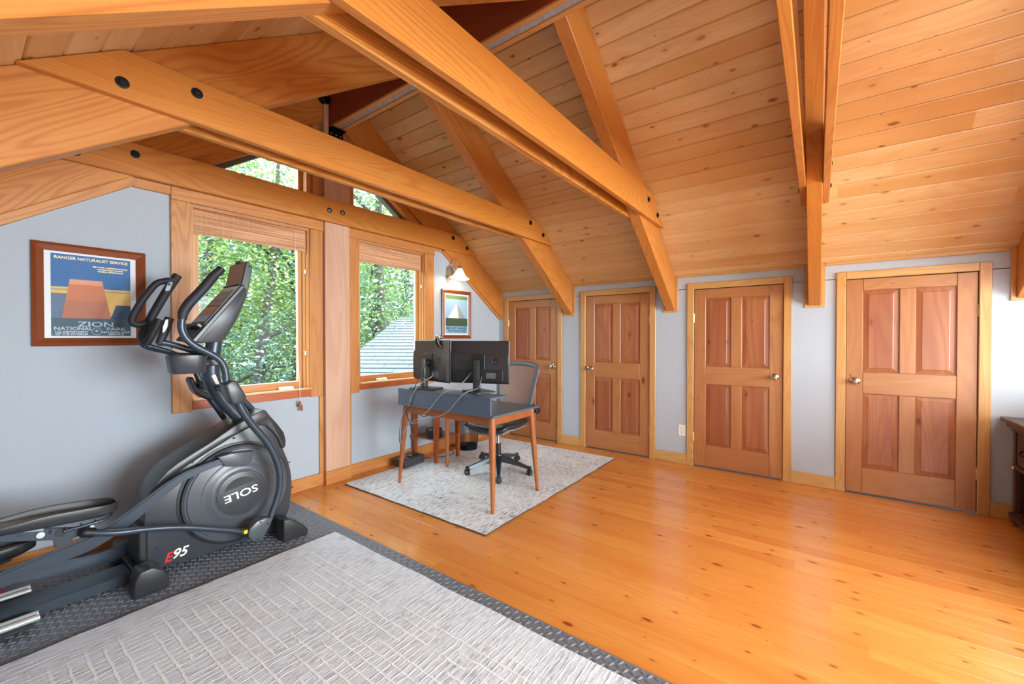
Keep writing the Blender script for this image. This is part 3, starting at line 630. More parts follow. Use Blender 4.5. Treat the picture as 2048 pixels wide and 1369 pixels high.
art2 = dict(base=S(84, 112, 84), shapes=[
    (S(150, 186, 216), [(0, .4), (1, .4), (1, .9), (0, .9)]), (S(222, 226, 228), [(.06, .36), (.5, .80), (.94, .36)]), (S(150, 156, 160), [(.5, .80), (.6, .36), (.94, .36)]),
    (S(60, 84, 62), [(0, .19), (1, .19), (1, .40), (0, .40)]), (S(104, 132, 84), [(0, .9), (1, .9), (1, 1), (0, 1)]), (S(126, 176, 208), [(0, 0), (1, 0), (1, .19), (0, .19)])],
    text=[('MOUNT RAINIER', .044, .5, .13, S(36, 46, 60), 1.05), ('NATIONAL PARK', .038, .52, .055, S(36, 46, 60), 1.05)])
framed(3.398, 3.896, 1.292, 1.872, .042, (.020, .020), 'small brown framed travel print of a snowy mountain below the wall lamp', art2)
# ================================================================ WALL LAMP
sc = thing('wall_sconce', (3.53, YF, 1.95), 'bronze wall lamp with a lit frosted glass shade above the small picture', 'wall lamp')
M_bronze = plain('antique_bronze', S(176, 166, 156), .35, .6)
for k, (rx, rz, d0, d1) in enumerate(((.052, .104, 0, .012), (.040, .090, .012, .022), (.026, .072, .022, .030))):
    prism('backplate', [(3.53+rx*c, 2.052+rz*s) for c, s in ((-1, -.6), (-.55, -.92), (0, -1), (.55, -.92), (1, -.6), (1, .6), (.55, .92), (0, 1), (-.55, .92), (-1, .6))], 1, YF-d1, YF-d0, M_bronze, sc, .003)
tube('arm', [(3.53, YF-.03, 2.0), (3.53, YF-.075, 1.985), (3.53, YF-.085, 2.05), (3.53, YF-.055, 2.15), (3.535, YF-.085, 2.215), (3.55, YF-.14, 2.205), (3.555, YF-.155, 2.14)], .0065, M_bronze, sc, 8)
tl = Matrix.Translation((3.555, YF-.155, 2.10)) @ Matrix.Rotation(math.radians(6), 4, 'Y')
lathe('socket_cup', [(.006, .045), (.018, .04), (.034, .022), (.036, .008), (.030, .004)], tl, M_bronze, sc)
t = NT('lit_frosted_glass'); t.p(Base_Color=S(250, 236, 214), Roughness=.5, Emission_Color=S(255, 226, 178), Emission_Strength=1.0, Transmission_Weight=.0); M_lit = t.m
lathe('lamp_shade', [(.030, .005), (.040, -.015), (.055, -.045), (.075, -.075), (.104, -.098), (.118, -.104), (.114, -.106), (.098, -.100), (.070, -.078), (.051, -.047), (.036, -.016), (.027, .002)], tl, M_lit, sc, 28, cap=False)
t = NT('lit_bulb'); t.p(Base_Color=(1, 1, 1, 1), Emission_Color=S(255, 236, 204), Emission_Strength=8.0)
lathe('bulb', [(.004, .0), (.013, -.02), (.026, -.05), (.026, -.07), (.014, -.086), (.002, -.09)], tl, t.m, sc, 16)
ld = bpy.data.lights.new('sconce_light', 'POINT'); ld.energy = 1.8; ld.color = (1, .82, .58); ld.shadow_soft_size = .03; lo = bpy.data.objects.new('sconce_light', ld); COL.objects.link(lo); lo.location = (3.565, YF-.155, 1.985)
# ================================================================ SOCKETS
def outlet(p, d, label):
    if d == 'x':
        o = box('wall_socket', (XR-.006, p[0]-.036, p[1]-.058), (XR, p[0]+.036, p[1]+.058), M_white, None, .004)
        for z in (-.022, .022):
            r = box('receptacle', (XR-.0085, p[0]-.016, p[1]+z-.016), (XR-.005, p[0]+.016, p[1]+z+.016), M_white, o, .003)
            for s_ in (-.006, .006): box('slot', (XR-.0088, p[0]+s_-.0012, p[1]+z-.004), (XR-.0084, p[0]+s_+.0012, p[1]+z+.008), M_black, r)
    else:
        o = box('wall_socket', (p[0]-.036, YF-.006, p[1]-.058), (p[0]+.036, YF, p[1]+.058), M_white, None, .004)
        for z in (-.022, .022): box('receptacle', (p[0]-.016, YF-.0085, p[1]+z-.016), (p[0]+.016, YF-.005, p[1]+z+.016), M_white, o, .003)
    return tag(o, label, 'socket')
outlet((1.124, .344), 'x', 'white wall socket between two pine doors'); outlet((.85, .385), 'y', 'white wall socket behind the exercise machine')
# ================================================================ DESK
M_dtop = plain('slate_blue_laminate', S(76, 92, 112), .42, noise=.06, nscale=60, Coat_Weight=.15)
M_leg = wood('walnut_stained_leg', S(178, 110, 62), S(140, 78, 42), S(160, 94, 52), ax=2, across=0, rough=.4, ringw=.4)
M_apr = wood('walnut_stained_apron', S(172, 100, 54), S(136, 74, 40), S(150, 86, 46), ax=1, across=2, rough=.4, ringw=.4)
DX0, DX1, DY0, DY1, DZ = 2.312, 2.918, 1.868, 2.935, .735
dk = thing('writing_desk', (2.6, 2.4, .011), 'slate blue writing desk with raised back shelf and tapered wooden legs', 'desk')
box('desk_top', (DX0, DY0, DZ-.017), (DX1, DY1, DZ), M_dtop, dk, .003)
box('riser_back', (DX0+.002, DY0+.03, DZ), (DX0+.018, DY1, .848), M_dtop, dk, .002); box('riser_shelf', (DX0, DY0+.03, .848), (2.512, DY1, .864), M_dtop, dk, .002)
box('riser_end', (DX0+.018, DY1-.016, DZ), (2.49, DY1, .848), M_dtop, dk, .002); box('riser_divider', (DX0+.018, 2.40, DZ), (2.49, 2.415, .848), M_dtop, dk, .002)
for y in (2.05, 2.80, 2.68): lathe('screw', [(.006, 0), (.005, .0015), (.001, .0016)], at((DX0+.002, y, .81 if y != 2.80 else .765), '-x'), M_boltg, dk, 8)
AX0, AX1, AY0, AY1 = DX0+.035, DX1-.03, DY0+.035, DY1-.035
box('apron', (AX0, AY0, .655), (AX0+.018, AY1, DZ-.017), M_apr, dk, .002); box('apron', (AX1-.018, AY0, .655), (AX1, AY1, DZ-.017), M_apr, dk, .002)
box('apron', (AX0, AY0, .655), (AX1, AY0+.018, DZ-.017), M_apr, dk, .002); box('apron', (AX0, AY1-.018, .655), (AX1, AY1, DZ-.017), M_apr, dk, .002)
for (fx, fy), (tx, ty) in (((2.350, 1.905), (2.355, 1.915)), ((2.938, 1.896), (2.862, 1.915)), ((2.372, 2.992), (2.362, 2.885)), ((2.945, 2.975), (2.862, 2.885))):
    f = Vector((fx, fy, .0112)); t_ = Vector((tx, ty, DZ-.017)); ps = [f.lerp(t_, k) for k in (0, .25, .5, .72, .9, 1)]
    tube('leg', ps, [.0135, .018, .0225, .0255, .026, .024], M_leg, dk, 14, 0)
# ================================================================ MONITORS
M_mon = plain('monitor_shell', S(52, 49, 50), .30, noise=.05, nscale=200); M_monl = plain('monitor_shell_gloss', S(58, 55, 54), .28)
def monitor(a, b, zb_, zt, sp, label, base_r):
    a, b = Vector((*a, 0)), Vector((*b, 0)); r = (b-a).normalized(); n = Vector((-r.y, r.x, 0))       # n points away from the viewer of the back? fixed below
    if n.x < 0: n = -n                                                                               # towards the chair (screen side)
    c = (a+b)/2; w_ = (b-a).length; M = Matrix((r, n, Vector((0, 0, 1)))).transposed().to_4x4(); M.translation = Vector((c.x, c.y, zb_)); h = zt-zb_
    m = thing('computer_monitor', (sp[0], sp[1], .864), label, 'monitor', 'monitors on the desk')
    def lb(nm, lo, hi, mat, bev=.003, seg=1, par=None): return box(nm, lo, hi, mat, par or m, bev, seg, T=M)
    lb('panel', (-w_/2, 0, 0), (w_/2, .012, h), M_mon, .003); lb('screen', (-w_/2+.008, .0118, .018), (w_/2-.008, .0126, h-.008), plain('dark_screen', S(14, 15, 18), .15), 0)
    bm = bmesh.new(); a_prism(bm, [(-.002, .0), (-.026, .02), (-.028, h*.52), (-.024, h*.68), (-.010, h*.78), (-.009, h*.985), (-.001, h)], 0, -w_/2+.004, w_/2-.004, .002); bm.transform(M)
    cov = build('back_cover', bm, M_mon, m, smooth=30)
    lb('mount_plate', (-.052, -.034, h*.34), (.052, -.026, h*.68), M_black, .003, par=m)
    lb('port_recess', (-w_/2+.02, -.0295, .025), (w_/2-.05, -.0255, .115), plain('port_dark', S(34, 34, 36), .5), .002, par=cov)
    s1 = plain('label_grey', S(92, 98, 102), .5); lb('rating_label', (.065, -.0302, .045), (.145, -.0294, .09), s1, 0, par=cov); lb('rating_label', (.12, -.0292, h*.46), (.165, -.0282, h*.60), M_black, .002, par=cov); lb('label_mark', (.132, -.0296, h*.49), (.155, -.029, h*.51), s1, 0, par=cov)
    lb('maker_mark', (-.155, -.0286, h*.535), (-.115, -.0281, h*.553), M_black, 0, par=cov); lb('socket_block', (-.10, -.033, .075), (-.04, -.0285, .115), M_black, .003, par=cov); lb('lock_slot', (-.165, -.0305, .04), (-.148, -.029, .06), M_black, .002, par=cov)
    # stand
    cp = M @ Vector((0, -.075, 0)); S2 = M.copy(); S2.translation = Vector((cp.x, cp.y, .864))
    top = zb_+h*.56-.864
    bm = bmesh.new(); a_box(bm, (-.024, -.016, .012), (.024, .016, top), .006, 2); bm.transform(S2); build('stand_column', bm, M_blackg, m, smooth=30)
    bm = bmesh.new(); a_box(bm, (-.028, -.02, .012), (.028, .02, .10), .006, 2); bm.transform(S2); build('stand_sleeve', bm, M_blackg, m, smooth=30)
    bm = bmesh.new(); a_lathe(bm, [(.03, -.05), (.03, .0)], S2 @ Matrix.Translation((0, .045, top-.035)) @ ZTO['y'], 20); build('stand_hinge', bm, M_black, m, smooth=30)
    B = Matrix.Rotation(base_r, 4, 'Z'); B.translation = Vector((cp.x+.02, cp.y, .864))
    bm = bmesh.new(); a_prism(bm, [(-.085, -.115), (.075, -.125), (.095, -.11), (.095, .11), (.075, .125), (-.085, .115)], 2, .0, .012, .003); bm.transform(B); build('stand_base', bm, M_blackg, m)
    return M, h, w_
ML, hL, wL = monitor((2.510, 2.935), (2.425, 2.418), .926, 1.279, (2.47, 2.75), 'computer monitor carrying the webcam, nearer the window wall', math.radians(8))
MR, hR, wR = monitor((2.485, 2.463), (2.67, 1.99), .926, 1.275, (2.52, 2.2), 'computer monitor beside the bare end of the desk', math.radians(-18))
# webcam clipped on the first monitor
wc = thing('webcam', tuple(ML @ Vector((.12, 0, hL))), 'small silver and black webcam clipped on top of a monitor', 'webcam')
M_chr = plain('chrome', S(186, 190, 194), .15, 1)
bm = bmesh.new(); a_box(bm, (-.05, -.022, .012), (.05, .014, .042), .013, 3); T = ML @ Matrix.Translation((.12, .0, hL)); bm.transform(T); build('body', bm, M_chr, wc, smooth=40)
for s_ in (-.012, .012): tube('clip_arm', [T @ Vector((s_, -.008, .014)), T @ Vector((s_*1.2, -.022, .002)), T @ Vector((s_*1.4+.012, -.022, -.03)), T @ Vector((s_*1.4+.03, -.014, -.055))], [.009, .011, .010, .006], M_chr if s_ > 0 else M_black, wc, 8)
# ================================================================ CABLES
def cable(pts, r, mat, label, g='loose cables of the desk'):
    o = tube('cable', pts, r, mat, None, 8, 8); return tag(o, label, 'cable', g)
Q = crop(820, 680, 7.604); K = crop(780, 820, 8.556)
def on(ax, val, pts): return [px(u, v, ax, val) for u, v in pts]
lbk = [2.362, 2.99]
cable([ML @ Vector((.10, -.03, hL+.01))]+on(0, 2.36, Q((300, 200), (265, 260)))+[px(*Q((200, 480))[0], 0, 2.37)]+[px(*Q((150, 560))[0], 0, 2.36)]+on(0, 2.31, Q((85, 690), (20, 850)))+[Vector((2.298, 2.80, .70))]+[Vector((2.33, 2.90, .60)), Vector((2.34, 2.955, .45)), Vector((2.45, 3.05, .30)), Vector((2.62, 3.27, .075))], .0026, M_cable, 'thin black webcam cable running down behind the desk')
cable([ML @ Vector((.06, -.034, .085))]+on(0, 2.36, Q((330, 560),))+[px(*Q((190, 650))[0], 0, 2.33)]+on(0, 2.302, Q((90, 745), (15, 870)))+on(0, 2.300, Q((-5, 960),))+[Vector((2.31, 2.87, .63)), Vector((2.33, 2.93, .50)), Vector((2.36, 2.975, .38)), Vector((2.50, 3.08, .27)), Vector((2.66, 3.28, .08))], .0042, M_cableg, 'grey monitor cable hanging over the desk end by the window')
cable([MR @ Vector((-.06, -.036, .09))]+on(0, 2.42, Q((800, 650),))+on(0, 2.33, Q((640, 745),))+on(0, 2.302, Q((500, 820), (400, 920), (290, 1060)))+on(0, 2.30, Q((150, 1180), (20, 1260)))+[px(*K((330, 240))[0], 0, 2.32), px(*K((190, 420))[0], 0, 2.33), px(*K((200, 620))[0], 0, 2.36), Vector((2.55, 3.16, .18)), Vector((2.70, 3.30, .08))], .0036, M_cableg, 'grey power cable of the monitor at the bare desk end')
cable([MR @ Vector((.03, -.04, .06))]+on(0, 2.44, Q((1060, 700), (1020, 745)))+on(0, 2.34, Q((880, 790),))+on(0, 2.302, Q((790, 850), (690, 960), (600, 1070), (500, 1140)))+on(0, 2.30, Q((350, 1190), (150, 1250), (0, 1285)))+[px(*K((300, 270))[0], 0, 2.325), px(*K((220, 470))[0], 0, 2.34), Vector((2.52, 3.13, .2)), Vector((2.74, 3.30, .08))], .0036, M_cableg, 'pale cable looping down from the desk shelf')
cable([Vector((2.33, 2.86, .70))]+on(0, 2.345, K((300, 120), (360, 280), (400, 420), (345, 440), (400, 600), (350, 750), (310, 720)))+[Vector((2.66, 3.30, .075))], .0032, M_cable, 'dark cable loop hanging behind the desk leg')
cable(on(0, 2.36, K((500, 80), (570, 120), (650, 90), (660, 40))), .0034, M_cable, 'short black cable loop hanging under the desk')
cable([Vector((2.93, 3.30, .05)), Vector((3.05, 3.34, .012)), Vector((3.2, 3.24, .016)), Vector((3.35, 3.28, .016)), Vector((3.40, 3.42, .03))], .0035, M_cable, 'black cord lying on the floor behind the side table')
# ================================================================ POWER STRIP
ps_ = thing('battery_backup', (2.78, 3.32, .0), 'black battery backup strip with plugs on the floor under the desk', 'power strip')
T = Matrix.Translation((2.775, 3.335, .012)) @ Matrix.Rotation(math.radians(6), 4, 'Z')
box('case', (-.14, -.075, 0), (.14, .075, .082), plain('backup_case', S(58, 58, 62), .4), ps_, .012, 2, T=T)
for k, x_ in enumerate((-.11, -.075, -.04, .03, .085)): box('plug', (x_-.012, -.045, .082), (x_+.012, -.015, .10), M_black if k % 2 else M_blackg, ps_, .003, T=T)
box('sticker', (.0, .0, .0822), (.05, .04, .083), plain('yellow_sticker', S(206, 178, 60), .6), ps_, T=T)
for k in range(6): box('vent_rib', (-.12+k*.045, -.077, .02), (-.118+k*.045, -.0748, .065), M_black, ps_, T=T)
# ================================================================ SIDE TABLE
st = thing('side_table', (3.1, 3.3, .0), 'small stained wooden side table with a low shelf behind the desk', 'side table')
M_st = wood('cherry_stain', S(186, 96, 44), S(148, 68, 28), S(166, 80, 36), ax=2, across=0, rough=.38, ringw=.4); M_stx = wood('cherry_stain_x', S(176, 92, 44), S(140, 66, 30), S(158, 78, 38), ax=0, across=1, rough=.38, ringw=.4)
for x_, y_ in ((2.962, 3.15), (3.28, 3.15), (2.962, 3.475), (3.28, 3.475)):
    z_ = .0112 if y_ < 3.3 else .001
    bm = bmesh.new(); prof = [(z_, .014), (.25, .020), (.40, .021), (.60, .021)]
    rings = [[bm.verts.new((x_+sx_*r, y_+sy_*r, z)) for sx_, sy_ in ((-1, -1), (1, -1), (1, 1), (-1, 1))] for z, r in prof]
    for A, B in zip(rings, rings[1:]):
        for k in range(4): bm.faces.new((A[k], A[(k+1) % 4], B[(k+1) % 4], B[k]))
    bm.faces.new(rings[0][::-1]); bm.faces.new(rings[-1]); build('leg', bm, M_st, st)
box('table_top', (2.92, 3.11, .60), (3.32, 3.51, .62), M_stx, st, .003); box('shelf', (2.95, 3.135, .238), (3.295, 3.49, .256), M_stx, st, .003)
for y_ in (3.14, 3.466): box('apron', (2.98, y_, .54), (3.262, y_+.018, .60), M_stx, st, .002)
bx_ = thing('router_box', (3.02, 3.26, .256), 'small black router box on the low shelf of the side table', 'router')
bm = bmesh.new(); a_prism(bm, [(2.965, 3.17), (3.10, 3.20), (3.115, 3.31), (2.98, 3.33), (2.94, 3.25)], 2, .2565, .345, .006); build('case', bm, M_black, bx_)
bm = bmesh.new(); a_prism(bm, [(2.97, 3.18), (3.093, 3.207), (3.106, 3.305), (2.985, 3.32), (2.95, 3.25)], 2, .345, .352, .003); build('lid', bm, M_blackg, bx_)
# ================================================================ WASTE BASKET
wb = thing('wire_wastebasket', (3.58, 3.28, .011), 'black wire mesh wastebasket beside the side table', 'wastebasket')
bm = bmesh.new(); N, RW = 72, 26
for j in range(RW+1):
    z = .045+.30*j/RW; r = .112+.026*j/RW
    a_tube(bm, [(3.58+r*math.cos(2*math.pi*k/36), 3.28+r*math.sin(2*math.pi*k/36), z) for k in range(36)], .0015, 3, closed=True)
for k in range(N):
    a = 2*math.pi*k/N; a_tube(bm, [(3.58+r*math.cos(a), 3.28+r*math.sin(a), z) for r, z in ((.112, .04), (.138, .345))], .0015, 3, cap=False)
build('wire_mesh', bm, M_steel, wb)
lathe('base_band', [(.110, .0115), (.1125, .012), (.1155, .060), (.113, .060), (.109, .018), (.001, .018)], at((3.58, 3.28, 0)), M_steel, wb, 36)
tube('rim', [(3.58+.138*math.cos(k*math.pi/12), 3.28+.138*math.sin(k*math.pi/12), .347) for k in range(24)], .004, M_steel, wb, 8, 2, True)
# ================================================================ OFFICE CHAIR
ch = thing('office_chair', (3.17, 2.50, .011), 'black office chair with mesh back and leather seat behind the desk', 'office chair')
M_alu = plain('dark_chair_metal', S(70, 76, 82), .35, .7); M_lea = plain('black_leather', S(40, 37, 37), .3, bump=.15, nscale=70)
C0 = Vector((3.17, 2.50, 0)); feet = [(2.872, 2.263), (2.872, 2.637), (3.214, 2.163), (3.515, 2.524), (3.33, 2.845)]
for fx, fy in feet:
    d = Vector((fx, fy, 0))-C0; L = d.length; u = d.normalized(); s_ = Vector((-u.y, u.x, 0))
    bm = bmesh.new(); rg = []
    for k, wd, zt_, zl in ((.0, .034, .160, .105), (.3, .030, .148, .100), (.65, .022, .118, .088), (.95, .015, .092, .072)):
        c = C0+d*k; rg.append([bm.verts.new(c+s_*(wd*a)+Vector((0, 0, b))) for a, b in ((-1, zl), (1, zl), (.75, zt_), (-.75, zt_))])
    for A, B in zip(rg, rg[1:]):
        for k in range(4): bm.faces.new((A[k], A[(k+1) % 4], B[(k+1) % 4], B[k]))
    bm.faces.new(rg[0][::-1]); bm.faces.new(rg[-1]); sp = build('base_spoke', bm, M_alu, ch)
    cs = lathe('caster_stem', [(.008, .062), (.008, .095), (.016, .095), (.016, .072)], at((fx, fy, 0)), M_black, sp, 10)
    for o_ in (-.013, .013):
        T = Matrix.Translation(Vector((fx, fy, .041))+u*o_) @ (Matrix.Rotation(math.atan2(u.y, u.x), 4, 'Z') @ ZTO['x']); lathe('caster_wheel', [(.02, -.009), (.028, -.007), (.0295, 0), (.028, .007), (.02, .009)], T, M_blackg, sp, 16)
lathe('base_hub', [(.036, .10), (.038, .16), (.030, .172)], at(C0), M_alu, ch, 20); lathe('gas_sleeve', [(.026, .17), (.025, .27), (.020, .272)], at(C0), M_black, ch, 18); lathe('gas_lift', [(.014, .27), (.014, .395)], at(C0), M_chr, ch, 16)
box('mechanism', (3.09, 2.42, .385), (3.30, 2.58, .425), M_black, ch, .012, 2); box('tilt_lever', (3.12, 2.58, .395), (3.135, 2.70, .405), M_black, ch, .003)
# seat: contoured cushion
def pad(nm, x0, x1, y0, y1, zf, th, mat, par, n=16, rx=.45):
    bm = bmesh.new(); T_, B_ = [], []
    for i in range(n+1):
        ra, rb_ = [], []
        for j in range(n+1):
            a, b = i/n*2-1, j/n*2-1
            k = max(abs(a), abs(b)); l = math.hypot(a, b)
            q = 1 if l == 0 else (k/l)**rx                       # squircle
            X_ = (x0+x1)/2+(x1-x0)/2*a*q; Y_ = (y0+y1)/2+(y1-y0)/2*b*q; e = max(0, 1-k**6)**.5
            z = zf(a, b); ra.append(bm.verts.new((X_, Y_, z+th*.5*e))); rb_.append(bm.verts.new((X_, Y_, z-th*.5*e)) if k < 1 else ra[-1])
        T_.append(ra); B_.append(rb_)
    for i in range(n):
        for j in range(n):
            bm.faces.new((T_[i][j], T_[i+1][j], T_[i+1][j+1], T_[i][j+1]))
            f = [B_[i][j], B_[i][j+1], B_[i+1][j+1], B_[i+1][j]]
            if len(set(f)) == 4: 
                try: bm.faces.new(f)
                except ValueError: pass
    return build(nm, bm, mat, par, smooth=True)
pad('seat_cushion', 2.90, 3.40, 2.225, 2.775, lambda a, b: .462-.035*max(0, -a-.55)/.45*1.0+.022*b*b+.012*a*a, .075, M_lea, ch)
pad('seat_pan', 2.925, 3.385, 2.25, 2.75, lambda a, b: .428-.03*max(0, -a-.5)/.5+.018*b*b, .03, plain('seat_pan_grey', S(120, 122, 126), .4), ch)
# back: frame hoop, mesh, lumbar pad, bracket (leans back, towards +x)
def bk(y, z):   # back surface
    return Vector((3.40+.10*max(0, (z-.50))/.52+.55*(y-2.50)**2*-1+.02, y, z))
hoop = [(2.315, .60), (2.295, .70), (2.275, .85), (2.252, .97), (2.275, 1.015), (2.38, 1.032), (2.50, 1.036), (2.62, 1.032), (2.725, 1.015), (2.748, .97), (2.725, .85), (2.705, .70), (2.685, .60), (2.60, .575), (2.50, .57), (2.40, .575)]
tube('back_frame', [bk(y, z) for y, z in hoop], .014, plain('chair_frame_grey', S(84, 90, 98), .4), ch, 8, 4, True, (1.0, 1.9))
t = NT('chair_mesh'); t.n.remove(t.b); df = t.add('ShaderNodeBsdfDiffuse', i={0: S(150, 134, 130)}); tr = t.add('ShaderNodeBsdfTransparent'); mx = t.add('ShaderNodeMixShader', i={0: .30, 1: df.outputs[0], 2: tr.outputs[0]}); t.t.links.new(mx.outputs[0], t.out.inputs[0]); M_net = t.m
bm = bmesh.new(); G = 14; g = []
for j in range(G+1):
    z = .585+(1.025-.585)*j/G; hw = .17+.062*min(1, (z-.58)/.36) if z < .97 else .235-.03*((z-.97)/.055)**2
    g.append([bm.verts.new(bk(2.5+hw*(2*i/G-1), z)) for i in range(G+1)])
for j in range(G):
    for i in range(G): bm.faces.new((g[j][i], g[j][i+1], g[j+1][i+1], g[j+1][i]))
build('mesh_back', bm, M_net, ch, smooth=True)
bm = bmesh.new(); a_tube(bm, catmull([bk(2.27, .60)+Vector((.03, 0, 0)), bk(2.36, .625)+Vector((.045, 0, 0)), bk(2.5, .635)+Vector((.05, 0, 0)), bk(2.64, .625)+Vector((.045, 0, 0)), bk(2.73, .60)+Vector((.03, 0, 0))], 5), .03, 8, flat=(.5, 1.3)); build('lumbar_pad', bm, M_black, ch, smooth=40)
for y in (2.245, 2.755): lathe('lumbar_knob', [(.028, -.015), (.034, -.008), (.034, .008), (.028, .015)], at((3.475, y, .575), 'y'), M_black, ch, 16)
tube('back_upright', [(3.26, 2.5, .41), (3.40, 2.5, .42), (3.46, 2.5, .50), (3.475, 2.5, .62)], [.022, .026, .024, .018], M_black, ch, 10)
tube('yoke', [(3.475, 2.245, .575), (3.47, 2.36, .53), (3.465, 2.5, .52), (3.47, 2.64, .53), (3.475, 2.755, .575)], .014, M_black, ch, 8)
# ================================================================ CABINET at the right edge
cb = thing('media_cabinet', (3.9, -1.3, 0), 'dark stained cabinet with drawers standing beside the last pine door', 'cabinet')
M_cab = wood('dark_mahogany', S(92, 62, 50), S(66, 42, 34), S(80, 54, 46), ax=0, across=2, rough=.35, ringw=.3); M_cabr = wood('red_mahogany', S(150, 66, 30), S(110, 44, 20), S(130, 54, 26), ax=2, across=0, rough=.35, ringw=.3)
cx0, cx1, cy0, cy1 = 2.98, 4.435, -1.56, -1.115
box('cabinet_top', (cx0-.03, cy0, .708), (cx1+.033, cy1+.060, .738), M_cab, cb, .006, 2); box('top_moulding', (cx0-.015, cy0, .672), (cx1+.016, cy1+.035, .708), M_cab, cb, .012, 3)
box('top_frieze', (cx0, cy0, .645), (cx1, cy1+.012, .672), M_cab, cb, .003)
box('back_panel', (cx0, cy0, .06), (cx1, cy0+.015, .645), M_cabr, cb); box('bottom_panel', (cx0, cy0, .06), (cx1, cy1, .085), M_cab, cb, .002)
for x_ in (cx0, cx1-.03): box('side_post', (x_, cy1-.03, .085), (x_+.03, cy1+.004, .645), M_cab, cb, .004)
for x_ in (cx0, cx1-.014): box('side_panel', (x_, cy0+.015, .085), (x_+.014, cy1-.03, .645), M_cab, cb)
box('middle_rail', (cx0+.03, cy1-.32, .392), (cx1-.03, cy1+.012, .418), M_cab, cb, .003)
box('inner_panel', (cx1-.10, cy0+.015, .085), (cx1-.03, cy1-.05, .392), M_cabr, cb); box('inner_panel', (cx1-.075, cy0+.015, .418), (cx1-.03, cy1-.03, .645), M_cabr, cb)
for x_ in (cx1-.42, cx1-.79, cx1-1.16):
    d = box('drawer', (x_, cy1-.03, .425), (x_+.34, cy1+.006, .638), M_cab, cb, .004)
    box('drawer_panel', (x_+.03, cy1+.004, .455), (x_+.31, cy1+.010, .61), M_cab, d, .003)
    tube('pull', [(x_+.12, cy1+.012, .545), (x_+.14, cy1+.03, .525), (x_+.17, cy1+.034, .52), (x_+.20, cy1+.03, .525), (x_+.22, cy1+.012, .545)], .005, M_bolt, d, 8)
    lathe('knob', [(.006, 0), (.006, .008), (.013, .016), (.010, .024), (.002, .026)], at((x_+.32, cy1+.012, .405), 'y'), M_brass, cb, 14)
box('plinth', (cx0-.012, cy0, .032), (cx1+.012, cy1+.022, .068), M_cab, cb, .006, 2)
for x_ in (cx0+.01, cx1-.075):
    for y_ in (cy0, cy1-.06): box('foot', (x_, y_, .0), (x_+.07, y_+.075, .034), M_cab, cb, .008, 2)
# ================================================================ SHOE at the left edge
sh = thing('running_shoe', (.06, 3.20, .012), 'magenta running shoe with a peach sole behind the exercise machine', 'shoe')
def shoe_part(nm, z0, z1, mat, sc_=1.0, n=18):
    bm = bmesh.new(); o = [(-.14, -.03), (-.12, -.045), (-.03, -.038), (.05, -.05), (.11, -.042), (.14, -.01), (.14, .015), (.11, .045), (.04, .045), (-.04, .036), (-.12, .04), (-.14, .025)]
    if nm == 'sole': a_prism(bm, [(.02+x*sc_, 3.2+y*sc_) for x, y in o], 2, z0, z1, .006, 2)
    else:
        rg = []
        for k, (s_, z) in enumerate(((1, z0), (1.02, z0+.02), (.9, z0+.045), (.62, z1))):
            rg.append([bm.verts.new((.02+x*s_*sc_-(.03*k if x > 0 and k > 1 else 0), 3.2+y*s_*sc_, z-(.018*max(0, x/.14) if k > 1 else 0))) for x, y in o])
        for A, B in zip(rg, rg[1:]):
            for k in range(len(o)): bm.faces.new((A[k], A[(k+1) % len(o)], B[(k+1) % len(o)], B[k]))
        bm.faces.new(rg[-1])
    return build(nm, bm, mat, sh, smooth=40)
shoe_part('sole', .013, .038, plain('peach_sole', S(226, 170, 128), .6)); shoe_part('upper', .037, .115, plain('magenta_knit', S(190, 24, 96), .7), .96)
# ================================================================ ELLIPTICAL TRAINER
el = thing('elliptical_trainer', (.9, 2.96, .012), 'black and charcoal elliptical trainer standing on the rubber mat by the window', 'elliptical trainer')
A_ = crop(0, 800, 2.4059); B_ = crop(280, 780, 3.2583); D_ = crop(230, 500, 4.0258); E_ = crop(0, 1000, 7.604); F_ = crop(0, 1150, 6.25); G_ = crop(400, 700, 6.8437)
M_shell = plain('charcoal_shell', S(58, 62, 69), .33, noise=.05, nscale=160); M_shell2 = plain('grey_disc', S(76, 81, 88), .30, noise=.04, nscale=160); M_top = plain('dark_cover', S(46, 47, 51), .32)
M_arm = plain('graphite_tube', S(60, 70, 82), .30, .3); M_foam = plain('black_foam_grip', S(32, 36, 44), .6); M_lg = plain('light_grey_plastic', S(150, 158, 166), .35); M_sil = plain('silver_track', S(190, 195, 200), .42, .35)
def XZ(Y, pts): return [(q.x, q.z) for q in (px(u, v, 1, Y) for u, v in pts)]
def sm2(pts, n=4): return [(v.x, v.z) for v in catmull([(a, 0, b) for a, b in pts], n, True)]
body = [(.608, .392), (.606, .20), (.625, .075), (.70, .045), (.95, .035), (1.24, .035), (1.335, .10), (1.362, .20), (1.373, .319), (1.355, .45), (1.312, .575), (1.30, .664), (1.25, .745), (1.185, .832), (1.10, .80), (1.022, .76), (.888, .674), (.76, .61), (.665, .535), (.625, .46)]
sb_ = prism('body_shell', sm2(body, 3), 1, 2.862, 3.058, M_shell, el, .012, 2, smooth=35)
tc = [(.640, .49), (.70, .575), (.80, .638), (.90, .69), (1.022, .765), (1.12, .812), (1.19, .842), (1.225, .80), (1.315, .672), (1.325, .58), (1.30, .57), (1.275, .64), (1.20, .735), (1.10, .735), (.95, .665), (.80, .585), (.70, .52)]
prism('top_cover', sm2(tc, 2), 1, 2.846, 3.074, M_top, el, .008, 2, smooth=35)
